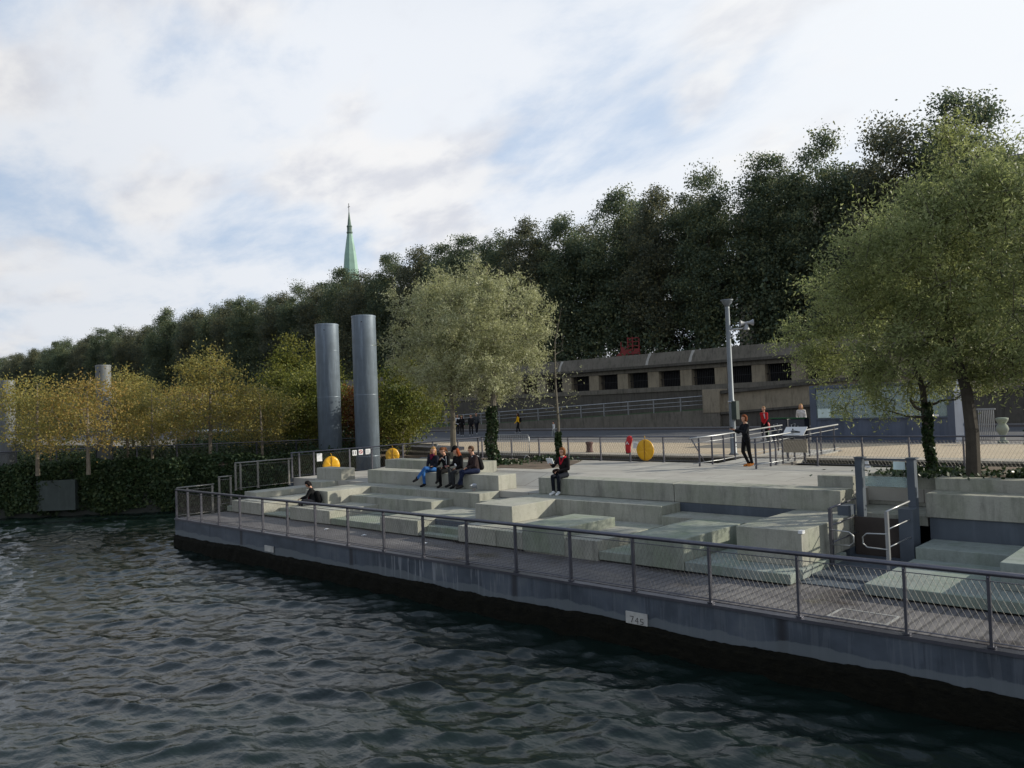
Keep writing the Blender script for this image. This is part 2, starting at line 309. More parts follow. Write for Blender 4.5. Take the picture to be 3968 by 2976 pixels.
# faint road markings and worn patches
g=MB()
for x0,x1,y in ((-44,-40,42.3),(-39,-36,42.1),(-33,-30,42.4),(-27,-23,42.2),(-20,-17.5,42.3)): g.box(x0,x1,y,y+.09,2.58,2.584)
struct(g.build('road_marking',simple('worn_road_paint',(.24,.24,.22),.8,0,.5,3)))
qw=MB(); qw.box(-1500,60,27.1,27.6,-1,2.53); o=qw.build('quay_wall',QWALL); tag(o,'dark stone quay wall dropping to the water behind the platform railing','wall')
cp=MB()
for k in range(75): cp.box(-100+k*2,-98.02+k*2,27.04,28.1,2.53,2.6)
cp.build('coping',COPE,o)
q=MB().lathe([(.16,0),(.17,.02),(.14,.06),(.13,.32),(.15,.36),(.17,.4),(.17,.45),(.12,.47)],n=20)
o=q.build('mooring_bollard',simple('rusty_iron',(.09,.045,.04),.8,0,.3,6),None,True,(-22.25,28.05,2.6)); tag(o,'squat rusty red-brown mooring bollard on the cobbled quay edge','bollard')
# ------------------------------------------------------------------ pontoon
h=empty('pontoon',(-12,12.45,0),'long floating pontoon with blue-grey steel side rising from the river','pontoon')
def P(mb,name,mt,par,**k):   # child given in world coords
    o=mb.build(name,mt,par,**k); o.location=Vector(o.location)-par.location if par.rotation_euler.z==0 else o.location; return o
# side plate with slightly irregular lower edge (front and left end)
pl=MB(); pl.box(-29.08,7,12.45,12.6,.45,1.14); pl.box(-29.1,-28.95,12.6,27,.45,1.14); P(pl,'side_plate',HULL,h)
ab=MB(); random.seed(5); xs=[-29.13+i*.07 for i in range(int(36.2/.07))]
v=[];f=[]
for i,x in enumerate(xs):
    z=.60+.09*noise.noise(Vector((x*.35,0,0)))+.035*noise.noise(Vector((x*2.2,3,0)))+.02*noise.noise(Vector((x*9,3,0)))
    b=.03*noise.noise(Vector((x*3,1,0)))
    v+=[(x,12.43+b*.3,z),(x,12.40+b,z-.12),(x,12.40-b,.2),(x,12.42,-1)]
    if i: o_=4*(i-1); f+=[(o_+k+1,o_+k+5,o_+k+4,o_+k) for k in range(3)]
ab.add(v,f); ab.box(-29.13,-29.101,12.43,27,-1,.62); P(ab,'algae_band',ALG,h,smooth=False)
ed=MB(); ed.box(-29.1,7,12.42,12.62,1.14,1.19); ed.box(-29.1,-28.9,12.62,14.4,1.14,1.19); P(ed,'edge_strip',STEEL,h)
cr=MB(); cr.box(-28.9,7,12.7,25.3,.3,1.14); P(cr,'core',BLUE,h)
rear=MB(); rear.box(-30.6,7,25.2,25.4,.3,2.44); rear.box(-30.6,-30.4,18,25.2,.3,2.05); P(rear,'rear_plate',BLUE,h)
d=MB(); d.box(-28.9,7,12.62,18.1,1.141,1.2); struct(d.build('lower_deck',DECK))
d=MB(); d.box(-30.4,-20.5,18.1,19.6,1.6,2.1); d.box(-20.5,-18.1,18.1,19.0,1.6,2.1); d.box(-30.4,-26,19.6,22.3,1.6,2.1); struct(d.build('middle_platform',PAVE))
d=MB(); d.prism([(-18.1,18.1),(-16.4,18.1),(-16.4,19),(-18.1,19)],1.9,2.1); d.prism([(-20.5,19.0),(-16.4,19.0),(-16.4,20.5),(-20.5,20.5)],1.9,[2.1,2.1,2.5,2.5]); struct(d.build('ramp_paving',PAVE))
d=MB(); d.box(-26,-8.1,20.5,25.2,2.2,2.5); d.box(-16.4,-8.1,18.9,20.5,2.2,2.5); d.box(-8.1,7,19.8,25.2,2.2,2.5);
d.box(-8.1,-7.25,18.92,19.8,1.2,2.5); d.prism([(-30.4,22.3),(-26,20.6),(-26,25.2),(-30.4,23.0)],1.95,[2.1,2.1,2.5,2.2]); struct(d.build('upper_deck',PAVE))
d=MB(); d.prism([(-23.7,21.0),(-19.0,21.2),(-18.9,22.6),(-20.2,25.0),(-27,25.05),(-26,21.1)],2.49,2.506); struct(d.build('soil_patch',SOIL))
# wet patch and litter on the lower deck
for (x,y,r) in ((-21.42,13.74,.5),(-19.36,13.66,.2),(-16.62,13.71,1.1)):
    q=MB().add([(0,0,.006),(.13,.02,.02),(.15,.1,.008),(.02,.12,.03),(.07,.06,.035)],[(0,1,4),(1,2,4),(2,3,4),(3,0,4)]); o=q.build('paper_scrap',WHITE,None,False,(x,y,1.2)); o.rotation_euler=(0,0,r)
    tag(o,{.5:'white paper scrap lying nearest the seated man on the lower deck',.2:'small white paper scrap lying between the other two on the deck',1.1:'white paper scrap beside the wet patch below the short steps'}[r],'litter','paper scraps on the lower deck')
ch=MB()
for x0,x1,y0,y1 in ((-5.44,-4.5,12.8,12.84),(-5.44,-4.5,13.36,13.40),(-5.44,-5.40,12.84,13.36),(-4.54,-4.5,12.84,13.36)): ch.box(x0,x1,y0,y1,1.2,1.206)
struct(ch.build('deck_marking',simple('worn_white_line',(.27,.27,.26),.8,0,.3,4)))
# depth marks
for x,w_,txt,lab in ((-9.13,.48,'745','white plate reading 745 half covered by algae on the blue side, nearer one'),(-22.62,.5,'','smaller faded blank white plate low on the blue side, towards the far end')):
    e=empty('depth_plate',(x,12.43,.66),lab,'sign')
    q=MB().box(0,w_,-.03,0,-.06 if txt else -.02,.16); q.build('plate',simple('grimy_white',(.42,.42,.40),.6,0,.25,6),e)
    if txt:
        g=MB()
        def seg(a,b,r=.0055): g.tube([(a[0],-.034,a[1]),(b[0],-.034,b[1])],r,4)
        X=.1; seg((X,.08),(X+.08,.08)); seg((X+.08,.08),(X+.03,-.03)); X=.22; seg((X+.05,.07),(X,.0)); seg((X,.0),(X+.075,.0)); seg((X+.055,.07),(X+.055,-.045)); X=.34; seg((X,.06),(X+.06,.06)); seg((X,.06),(X,.01)); seg((X,.01),(X+.055,.005)); seg((X+.055,.005),(X+.05,-.04)); seg((X+.05,-.04),(X-.005,-.04))
        g.build('digits',BLACK,e)
# ------------------------------------------------------------------ concrete blocks
G='stepped concrete blocks of the riverside terrace'
blocks=[
(-29.0,-28.64,14.4,15.0,1.2,1.42,2,'tiny low step at the far left corner beside the railing'),
(-28.6,-26.4,14.4,16.2,1.2,1.65,0,'low block at the left end with a pale sunlit right face'),
(-29.05,-28.12,15.15,18.05,1.65,1.88,0,'long narrow upper slab at the far left with yellow sunlit side'),
(-28.1,-25.1,16.21,18.05,1.25,1.65,0,'sunlit white slab left of the man with the red shirt'),
(-26.38,-24.47,15.1,16.2,1.25,1.42,2,'shaded step between the leftmost block and the seated man'),
(-26.38,-24.47,14.45,15.09,1.22,1.31,2,'lowest thin step left of the block the lone man sits on'),
(-25.08,-24.46,16.2,18.05,1.2,1.646,1,'small filler slab behind the lone seated man'),
(-24.45,-22.06,14.38,17.3,1.2,1.65,0,'low broad block on which the lone man sits cross-legged'),
(-25.1,-23.7,15.4,18.08,1.65,2.1,0,'tall block with large yellow sunlit face behind the lone man'),
(-28.15,-27.1,17.35,18.1,1.65,2.1,0,'short block below the cube that carries the yellow buoy'),
(-28.68,-26.92,18.15,18.8,2.1,2.56,0,'cube-like seat block in front of the left yellow buoy'),
(-22.05,-19.42,14.42,16.3,1.2,1.42,2,'low flat slab below the seated group, left of the plain block'),
(-19.4,-17.66,14.38,17.18,1.2,1.65,1,'plain grey block left of the small steps and blue inset'),
(-17.65,-16.37,15.06,17.18,1.2,1.65,1,'raised slab above the small steps with blue front inset'),
(-23.69,-19.3,16.3,17.2,1.3,1.88,1,'long middle tier with dark streaks below the seated group'),
(-23.69,-21.33,17.2,18.09,1.6,2.1,1,'tier piece left of the seated group, behind the streaked tier'),
(-21.32,-18.06,17.2,18.09,1.6,2.1,1,'long tier carrying the feet of the seated group and the pigeon'),
(-25.1,-20.42,18.1,18.93,2.1,2.58,0,'long bench block carrying the three left sitters of the group'),
(-20.408,-18.1,18.1,18.93,2.1,2.58,0,'bench block under the rightmost sitter with a sunlit right end'),
(-26,-20.5,19.62,20.45,2.1,2.84,1,'plain low wall block behind the seated group of four'),
(-18.04,-16.4,17.2,18.1,1.6,1.88,1,'narrow ledge in the gap between the two long benches'),
(-17.6,-16.0,14.38,14.68,1.22,1.33,2,'lower small stair step left of the streaked block'),
(-17.62,-16.2,14.69,15.0,1.22,1.48,2,'upper small stair step under the blue inset'),
(-15.97,-14.56,14.38,17.18,1.2,1.65,0,'streaked low block at the right of the small stair steps'),
(-14.54,-13.62,14.38,17.18,1.2,1.648,1,'short low piece between the streaked block and the green slab'),
(-13.6,-12.26,14.36,16.38,1.2,1.875,2,'greenish slanted-looking block standing above its neighbours in the middle'),
(-13.58,-11.3,14.39,17.18,1.15,1.646,1,'low broad block right of the greenish middle block'),
(-16.36,-14.93,15.4,17.2,1.65,2.1,0,'stained projecting block below the woman with the tablet'),
(-16.38,-11.42,17.2,18.1,1.6,2.1,1,'long tier under the feet of the woman with the tablet'),
(-16.4,-11.62,18.12,18.9,2.1,2.58,1,'long bench block carrying the woman in the black jacket'),
(-11.6,-7.25,18.12,18.9,2.1,2.578,1,'long bench block with blue steel beneath, left of the lift'),
(-11.28,-10.42,14.41,17.05,1.2,1.42,2,'narrow low slab sunk between two higher middle blocks'),
(-10.4,-9.06,14.4,17.1,1.2,1.88,2,'block with sunlit top just left of the long green slab'),
(-11.36,-8.27,17.1,18.08,1.25,1.876,1,'broad shelf below the blue strip, left of the tall block'),
(-9.04,-6.77,14.4,17.1,1.2,1.42,3,'thin long green slab at the foot of the tall right block'),
(-8.25,-6.86,15.15,18.06,1.42,2.12,1,'tallest block left of the lift with a white clip on its corner'),
(-5.43,7,14.42,17.1,1.2,1.42,3,'large low slab at the bottom right behind the railing'),
(-5.4,7,17.1,18.25,1.2,1.65,3,'second riser right of the lift under the blue wall'),
(-3.48,-1.6,15.15,17.0,1.42,1.88,3,'greenish block at the right edge of the picture on the low slab'),
(-5.5,7,18.22,18.9,2.1,2.6,1,'long bench block at the right above the dark blue wall'),
(-8.1,-7.26,18.92,19.2,2.5,2.84,1,'low wall stub left of the lift posts on the deck'),
(-7.25,-5.52,19.82,20.1,2.1,2.84,1,'wall piece seen through the lift gate'),
(-5.5,7,18.93,19.4,2.0,2.86,1,'planter wall in front of the right-hand trees'),
]
MATS=[CON[0],CON[1],CON[2],CONL]
for i,(x0,x1,y0,y1,z0,z1,mi,lab) in enumerate(blocks):
    cx,cy=(x0+x1)/2,(y0+y1)/2; gap=.03 if z0<=1.22 else 0
    q=MB().box(x0-cx,x1-cx,y0-cy,y1-cy,gap,z1-z0); o=q.build('concrete_block',MATS[mi],None,False,(cx,cy,z0),.012); tag(o,'grey concrete '+lab if not lab.startswith('long') else lab+', grey concrete','concrete block',G)
    if x1-x0>3.6 and z1>1.9:
        pass
# seams in the long benches
# blue insets
def tagbox(name,b,mt,lab,cat,bev=0):
    q=MB().box(*b); o=q.build(name,mt,None,False,None,bev); return tag(o,lab,cat)
tagbox('blue_panel',(-17.64,-16.0,15.02,15.05,1.2,1.62),BLUE,'blue steel panel above the small stair steps','steel panel')
tagbox('blue_panel',(-18.03,-16.42,18.105,18.2,1.88,2.08),BLUE,'thin blue steel strip in the gap between the two benches','steel panel')
tagbox('blue_panel',(-11.9,-7.28,18.12,18.3,1.3,2.098),BLUE,'long blue steel strip under the bench left of the lift','steel panel')
tagbox('blue_panel',(-5.45,7,18.27,18.35,1.3,2.098),BLUE,'dark blue steel wall under the rightmost bench','steel panel')
tagbox('corner_clip',(-6.92,-6.83,15.14,15.26,2.07,2.13),WHITE,'small white clip on the front corner of the tallest block','clip')
# soil of planter
d=MB(); d.box(-5.5,7,19.4,22.6,2.5,2.82); d.prism([(-8.6,20.3),(-5.5,19.9),(-5.5,22.6),(-7.4,22.5)],2.5,[2.51,2.6,2.82,2.56]); struct(d.build('planter_soil',SOIL))
# ------------------------------------------------------------------ railings
def wires(mb,pts,zb,zt,dx=.1,lean=.42,r=.0022):
    """diagonal wire net between bottom and top of a straight span pts=(p0,p1)"""
    p0,p1=Vector(pts[0]),Vector(pts[1]); L=(p1-p0).length; u=(p1-p0)/L
    def zz(s_,f_): a=s_/L; b=zb[0]+(zb[1]-zb[0])*a; t=zt[0]+(zt[1]-zt[0])*a; return b+(t-b)*f_
    n=int((L+2*lean)/dx)
    for sgn in (1,-1):
        for k in range(n+1):
            s0=-lean+k*dx; a,b=(s0,s0+lean) if sgn>0 else (s0+lean,s0)
            # clip
            fa,fb=0.,1.
            def at(f_): return a+(b-a)*f_
            lo,hi=0.,1.
            if b!=a:
                t0=(0-a)/(b-a); t1=(L-a)/(b-a); lo=max(0,min(t0,t1)); hi=min(1,max(t0,t1))
            if hi-lo<.03: continue
            P0=p0+u*at(lo); P1=p0+u*at(hi)
            mb.tube([(P0.x,P0.y,zz(at(lo),lo)),(P1.x,P1.y,zz(at(hi),hi))],r,3,False)
def railing(name,lab,pts,zb,zt,posts,mt,group=None,top_r=.026,dx=.1,wr=.0022,net=True,pr=.022,lean=.42):
    """pts: polyline xy; zb,zt per vertex; posts: list of (x,y)"""
    e=empty(name,(pts[0][0],pts[0][1],zb[0]),lab,'railing',group); L0=e.location
    def build(mb,n_,m_,sm=False): o=mb.build(n_,m_,e,sm); o.location=-L0; return o
    t=MB(); t.tube([(p[0],p[1],zt[i]) for i,p in enumerate(pts)],top_r,10); build(t,'top_rail',mt,True)
    t=MB(); t.tube([(p[0],p[1],zt[i]-.11) for i,p in enumerate(pts)],.008,6); build(t,'cable',mt,True)
    t=MB(); t.tube([(p[0],p[1],zb[i]+.07) for i,p in enumerate(pts)],.010,6)
    build(t,'bottom_rail',mt,True)
    if net:
        t=MB()
        for i in range(len(pts)-1): wires(t,(Vector((*pts[i],0)),Vector((*pts[i+1],0))),(zb[i]+.07,zb[i+1]+.07),(zt[i]-.11,zt[i+1]-.11),dx,lean,wr)
        build(t,'wire_net',WIRE)
    for (x,y) in posts:
        # height by nearest projection
        best=None
        for i in range(len(pts)-1):
            a=Vector(pts[i]);b=Vector(pts[i+1]);ab=b-a; tt=max(0,min(1,(Vector((x,y))-a).dot(ab)/ab.length_squared)); d_=(a+ab*tt-Vector((x,y))).length
            if best is None or d_<best[0]: best=(d_,zb[i]+(zb[i+1]-zb[i])*tt,zt[i]+(zt[i+1]-zt[i])*tt)
        _,b0,t0=best
        q=MB().box(x-.02,x+.02,y-pr*1.5,y+pr*1.5,b0,t0-.03); q.box(x-.05,x+.05,y-.045,y+.045,b0-.002,b0+.02); q.tube([(x,y,t0-.1),(x,y-.03,t0-.06),(x,y,t0-.01)],.014,6)
        build(q,'post',mt)
    return e
fp=[-29.04,-28.1,-27.05,-25.95,-24.7,-23.35,-21.95,-20.5,-18.98,-17.45,-15.95,-14.45,-12.95,-10.52,-8.97,-7.35,-5.75,-4.12,-3.02,-1.4,.2,1.8,3.4]
fp=[-29.04,-28.1,-27.05,-25.75,-24.3,-22.85,-21.4,-19.9,-18.3,-16.72,-15.15,-13.6,-12.05,-10.52,-8.97,-7.35,-5.75,-4.12,-3.02,-1.4,.2,1.8,3.4]
railing('railing','long dark steel railing with wire net along the front edge of the pontoon',[(-29.04,12.5),(3.4,12.5)],[1.2,1.2],[2.22,2.22],[(x,12.5) for x in fp],STEEL,top_r=.040,dx=.088,wr=.0021)
railing('railing','short railing across the far left end of the lower deck',[(-29.12,12.56),(-29.12,13.97)],[1.2,1.2],[2.27,2.27],[(-29.12,12.95),(-29.12,13.9)],RAILL,dx=.1)
railing('railing','very short stepped-up railing, second from the left corner',[(-29.25,14.2),(-29.25,14.75)],[1.42,1.42],[2.51,2.51],[(-29.25,14.24),(-29.25,14.7)],RAILL,dx=.1)
railing('railing','railing at middle height left of the sunlit blocks',[(-29.9,15.22),(-29.9,17.8)],[1.88,1.88],[2.95,2.95],[(-29.9,15.24),(-29.9,15.45),(-29.9,16.2),(-29.9,17.6)],RAILL,dx=.1)
railing('railing','railing with white notices in front of the two big piles',[(-30.4,18.0),(-30.4,22.3),(-26.05,25.1)],[2.1,2.1,2.48],[3.15,3.15,3.43],[(-30.4,18.05),(-30.4,18.4),(-30.4,19.12),(-30.4,20.97),(-30.4,22.2),(-29.2,23.07),(-28,23.85),(-27,24.49),(-26.2,25.0)],STEEL,dx=.1)
railing('railing','back railing along the quay side, left of the gangway',[(-26.05,25.1),(-15.0,25.1)],[2.5,2.5],[3.44,3.44],[(x,25.1) for x in (-26.05,-25.6,-24.2,-22.6,-21.0,-19.35,-17.95,-16.45)],STEEL,dx=.1,wr=.0026)
railing('railing','back railing along the quay side, right of the gangway',[(-12.1,25.1),(5,25.1)],[2.5,2.5],[3.44,3.44],[(x,25.1) for x in (-12.1,-10.7,-9.3,-7.95,-6.5,-5.0,-3.5,-2,-.5,1)],STEEL,dx=.1,wr=.0026)
q=MB().tube([(-15.3,25.1,3.42),(-14.75,25.12,2.5)],.02,8); o=q.build('slanted_post',STEEL,None,True); tag(o,'slanted steel post closing the back railing at the gangway opening','post')
# gangway to the quay
g=empty('gangway',(-13.1,25.2,2.5),'paved gangway with pale steel handrails leading from the platform to the quay','gangway')
def GW(mb,n_,m_,sm=False): o=mb.build(n_,m_,g,sm); o.location=-g.location; return o
q=MB().prism([(-14.3,25.2),(-12.0,25.2),(-12.0,30.4),(-14.3,30.4)],[2.38,2.38,2.6,2.6],[2.505,2.505,2.66,2.66]); GW(q,'floor',PAVE)
for X,ys,y1 in ((-14.25,(23.9,24.75,25.55,26.35),30.2),(-12.05,(23.6,24.6,25.5,26.4,27.6),30.2)):
    q=MB().tube([(X,23.3,3.47),(X,25.2,3.49),(X,y1,3.62)],.028,8); GW(q,'handrail',GALV,True)
    q=MB().tube([(X,23.5,2.62),(X,25.2,2.62),(X,y1,2.76)],.015,8); q.tube([(X,23.5,3.3),(X,25.2,3.32),(X,y1,3.46)],.012,8); GW(q,'lower_rail',GALV,True)
    for y in list(ys)+[28.6,29.8]:
        zb_=2.5+max(0,(y-25.2))*.03; q=MB().box(X-.03,X+.03,y-.012,y+.012,zb_,zb_+.96); GW(q,'post',STEEL)
# info panel on the gangway rail
e=empty('info_board',(-12,26.3,2.5),'white tilted board with a dark drawing above a beige box on the right gangway rail','sign')
q=MB().add([(0,-.5,.93),(0,.3,.93),(-.18,.38,1.17),(-.18,-.42,1.17),(-.01,-.5,.92),(-.01,.3,.92),(-.19,.38,1.16),(-.19,-.42,1.16)],[(0,1,2,3),(7,6,5,4),(0,4,5,1),(1,5,6,2),(2,6,7,3),(3,7,4,0)]); 
e.rotation_euler=(0,0,0); q=MB().add([(-.42,-.0,.92),(.33,.0,.92),(.42,.16,1.2),(-.33,.16,1.2),(-.42,.02,.91),(.33,.02,.91),(.42,.18,1.19),(-.33,.18,1.19)],[(0,1,2,3),(7,6,5,4),(0,4,5,1),(1,5,6,2),(2,6,7,3),(3,7,4,0)]); q.build('board',WHITE,e)
q=MB().tube([(-.2,.045,1.02),(.2,.045,1.02)],.012,5); q.tube([(-.12,.05,1.06),(-.02,.05,1.07),(.2,.055,1.03)],.016,5); q.ell((-.06,.075,1.12),(.028,.01,.028),8); q.build('drawing',BLACK,e)
q=MB().box(-.42,.42,.05,.09,.33,.78); q.build('beige_panel',simple('beige_board',(.28,.24,.18),.7,0,.1,5),e)
for x in (-.3,.3): MB().box(x-.04,x+.04,.10,.14,0,.9).build('leg',STEEL,e)
# ------------------------------------------------------------------ buoy discs, red covers, notices
def disc(loc,lab,r,rz=0):
    e=empty('life_buoy_cover',loc,lab,'life buoy','yellow life buoy covers on the railings',rz)
    mt=_M.get('yellow_cover') or simple('yellow_cover',(.62,.33,.012),.35,0,.14,3,.3)
    v=[];f=[];n=40;rings=[(0,.055),(.25,.06),(.55,.065),(.8,.055),(.93,.035),(1,.0),(.93,-.03),(0,-.045)]
    for (a,b) in rings:
        for k in range(n):
            t=2*math.pi*k/n; wr=.006*math.sin(5*t+3*a)*(a<.95)+.004*math.sin(11*t); v.append((a*r*math.cos(t)*.94,-b-wr,a*r*math.sin(t)*1.04-.0))
    for i in range(len(rings)-1):
        for k in range(n): f.append((i*n+k,i*n+(k+1)%n,(i+1)*n+(k+1)%n,(i+1)*n+k))
    MB().add(v,f).build('cover',mt,e,True)
    MB().box(-.012,.012,-.078,-.06,-r*.98,r*.98).build('seam',simple('brown_seam',(.25,.12,.01),.6),e)
    MB().tube([(-.0,-.02,r),(.02,-.03,r+.06),(.0,0,r+.11),(-.03,.02,r+.14)],.012,6).build('strap',mt,e,True)
disc((-17.2,25.02,2.95),'round yellow life buoy cover hanging on the back railing beside the red cover',.385,R(8))
disc((-30.33,19.95,2.45),'yellow life buoy cover half hidden behind the cube block on the left railing',.42,R(75))
disc((-31.2,24.0,2.6),'yellow-orange cover low behind the railing right of the second pile',.36,R(60))
e=empty('red_cover',(-17.98,25.05,2.5),'red fabric equipment cover with a white mark hung on the back railing','equipment cover')
q=MB(); q.cone((0,-.02,.40),.1,(0,-.02,.62),.12); q.cone((0,-.02,.62),.12,(.08,-.03,.86),.13); q.cone((-.04,-.02,.42),.09,(-.03,-.02,.7),.1); o=q.build('cover',simple('red_fabric',(.42,.02,.025),.7,0,.25,6,.5),e,True); o.scale=(1,.6,1)
q=MB().tube([(-.03,-.11,.66),(.03,-.115,.76),(.09,-.115,.66)],.015,4); q.build('white_mark',WHITE,e); MB().box(-.1,.06,-.05,.02,.30,.37).build('base',BLACK,e)
def notice(name,loc,w_,hh,lab,rz=0,mark=None):
    e=empty(name,loc,lab,'notice','white notices on the railings',rz); MB().box(-w_/2,w_/2,-.006,.006,0,hh).build('panel',WHITE,e)
    if mark=='no': 
        q=MB().tube([(.075*math.cos(t*.4488),-.012,hh*.55+.075*math.sin(t*.4488)) for t in range(15)],.010,4); q.tube([(-.05,-.012,hh*.55+.05),(.05,-.012,hh*.55-.05)],.01,4); q.build('red_ring',simple('red_print',(.5,.03,.03),.5),e)
    elif mark=='fig':
        q=MB()
        for dx_ in (-.06,.04): q.box(dx_-.02,dx_+.02,-.012,-.007,hh*.2,hh*.65); q.ell((dx_,-.01,hh*.75),(.025,.005,.025),8)
        q.build('figures',simple('grey_print',(.2,.2,.22),.5),e)
    elif mark=='txt': 
        q=MB()
        for k in range(4): q.box(-w_*.35,w_*(.35-.12*(k%2)),-.011,-.007,hh*(.2+.18*k),hh*(.2+.18*k)+.012)
        q.build('text_lines',simple('grey_print',(.2,.2,.22),.5),e)
    return e
rz=R(80)
notice('notice_sign',(-30.36,19.38,2.70),.24,.34,'blank white upright notice left of the half-hidden yellow buoy',rz)
notice('notice_sign',(-30.36,21.22,2.82),.21,.24,'first of three small white notices, with grey figures',rz,'fig')
notice('notice_sign',(-30.36,21.56,2.83),.21,.24,'middle of three small white notices, with a red ring',rz,'no')
notice('notice_sign',(-30.36,21.96,2.83),.24,.24,'third of three small white notices, with lines of text',rz,'txt')
notice('notice_sign',(-17.66,25.06,3.0),.24,.26,'small white notice with red heading behind the yellow buoy on the back railing',0,'txt')
# crowd barrier
e=empty('crowd_barrier',(-24.9,24.75,2.5),'grey steel crowd barrier standing in front of the back railing by the ivy tree','barrier')
q=MB().tube([(0,0,.18),(0,0,.95),(.06,0,1.05),(2.0,0,1.05),(2.06,0,.95),(2.06,0,.25),(2.0,0,.18),(0,0,.18)],.018,8); q.build('frame',GALV,e,True)
q=MB(); [q.tube([(.1+k*.109,0,.19),(.1+k*.109,0,1.04)],.007,5) for k in range(18)]; q.build('bars',GALV,e)
for x in (.15,1.9): MB().tube([(x,-.28,0),(x,0,.2),(x,.28,0)],.015,6).build('foot',GALV,e,True)
# ------------------------------------------------------------------ lift gate
e=empty('platform_lift',(-6.2,18.1,1.2),'blue-grey wheelchair lift gate with two tall posts, glass panel and brown ramp','platform lift')
def LF(mb,n_,m_,sm=False): o=mb.build(n_,m_,e,sm); o.location=-e.location; return o
for x0 in (-6.86,-5.78):
    q=MB().box(x0,x0+.15,18.02,18.2,1.2,3.33); q.box(x0-.01,x0+.19,18.0,18.22,3.33,3.36); LF(q,'post',BLUE)
LF(MB().box(-6.68,-5.78,18.09,18.12,3.29,3.33),'crossbar',BLUE); LF(MB().box(-6.68,-5.78,18.1,18.112,2.72,2.94),'glass_panel',GLASS)
LF(MB().box(-6.07,-5.83,18.085,18.097,3.1,3.27),'white_sign',simple('pale_cyan_sign',(.55,.68,.68),.5)); q=MB().box(-6.66,-6.58,18.08,18.09,3.2,3.27); q.box(-6.66,-6.54,18.08,18.09,3.13,3.17); LF(q,'small_labels',WHITE)
for x0,x1 in ((-7.1,-6.86),(-5.84,-5.56)): LF(MB().box(x0,x1,17.55,17.95,1.2,2.33),'column',BLUE)
LF(MB().box(-6.84,-5.86,17.8,17.86,1.25,2.08),'brown_plate',simple('brown_steel',(.05,.04,.035),.6,.1)); LF(MB().box(-6.85,-5.55,15.3,17.75,1.21,1.27),'lift_floor',BLUE); LF(MB().box(-6.85,-5.56,14.75,15.3,1.205,1.22),'ramp_lip',BLUE)
for X,mt in ((-6.72,STEEL),(-5.62,GALV)):
    q=MB().box(X-.03,X+.03,16.2,16.28,1.25,2.45); LF(q,'upright',mt)
    q=MB().tube([(X,16.24,2.45),(X,17.6,2.5)],.02,8); q.tube([(X,16.24,2.1),(X,17.6,2.13)],.014,8); q.tube([(X,16.24,1.75),(X,17.6,1.77)],.014,8); LF(q,'side_rail',mt,True)
    s_=1 if X<-6 else -1; q=MB().tube([(X,16.2,2.02),(X+.38*s_,16.2,2.0),(X+.46*s_,16.2,1.93),(X+.46*s_,16.2,1.80),(X+.38*s_,16.2,1.73),(X,16.2,1.72)],.014,8); LF(q,'looped_bar',GALV,True)
LF(MB().box(-7.25,-5.5,18.3,19.8,1.9,2.1),'landing',CON[1])
# ------------------------------------------------------------------ big piles
def pile(loc,r,top,mt,lab,grp):
    e=empty('mooring_pile',loc,lab,'pile',grp); MB().lathe([(r,-3),(r,top-.12),(r,top-.05)],n=48).build('shaft',mt,e,True); MB().lathe([(r+.012,top-.1),(r+.012,top-.01),(r-.02,top)],n=48).build('cap',mt,e,False)
    for zz_ in (2.6,5.6,8.0):
        if zz_<top-.8: MB().lathe([(r+.001,zz_),(r+.007,zz_+.012),(r+.001,zz_+.03)],n=48).build('weld_seam',mt,e,False)
    MB().tube([(r*.72,-r*.74,top-.35),(r*.74,-r*.76,top-.35)],.03,8).build('bolt',BLACK,e)
    return e
pile((-35.75,23.5,0),.60,9.42,PILE,'tall blue-grey steel pile, left one of the pair','tall steel mooring piles')
pile((-32.5,23.5,0),.585,9.52,PILE,'tall blue-grey steel pile, right one of the pair, in front of the yellow shrub','tall steel mooring piles')
pile((-44.4,15.45,0),.37,7.75,PILEF,'pale pile rising among yellow trees','tall steel mooring piles')
pile((-48.3,12.0,0),.38,7.15,PILEF,'pale pile at the left edge of the picture','tall steel mooring piles')
# ------------------------------------------------------------------ lamp post with loudspeakers
e=empty('lamp_post',(-15.16,27.94,2.6),'tall grey post with funnel top and two horn loudspeakers on an arm','post')
q=MB().lathe([(.2,0),(.12,.1),(.115,1.4),(.11,2.1),(.1,2.12),(.085,5.6),(.08,5.72)],n=16); q.build('pole',paint('post_grey',(.16,.18,.2),.5,.3),e,True)
MB().lathe([(.08,5.68),(.1,5.72),(.23,5.92),(.235,5.95),(.2,5.95)],n=24).build('funnel',paint('post_grey2',(.14,.16,.18),.5,.3),e,True)
MB().box(.05,.25,-.12,.12,1.35,2.05).build('control_box',simple('dark_green_box',(.03,.045,.04),.6),e)
MB().lathe([(.135,1.98),(.135,2.06)],n=16).build('clamp',GALV,e,True)
ax=Vector((.72,.69,0)); ARM=MB().tube([(0,0,4.78),tuple(ax*.75+Vector((0,0,4.84)))],.035,8); ARM.build('arm',GALV,e,True)
for s_,zc,pt in ((-1,5.02,ax*.72),(1,5.04,ax*.72)):
    c=Vector(pt)+Vector((0,0,zc)); d_=ax*s_; prof=[(.05,0),(.05,.07),(.07,.14),(.10,.2),(.13,.25)]
    q=MB(); qq=d_.to_track_quat('Z','Y'); v=[];f=[];n=18
    for r_,z_ in prof:
        for k in range(n): t=2*math.pi*k/n; v.append(tuple(c+qq@Vector((r_*math.cos(t),r_*math.sin(t),z_))))
    for i in range(4):
        for k in range(n): f.append((i*n+k,i*n+(k+1)%n,(i+1)*n+(k+1)%n,(i+1)*n+k))
    q.add(v,f); q.build('horn_speaker',simple('pale_grey_plastic',(.27,.28,.30),.5,0,.1,3),e,True)
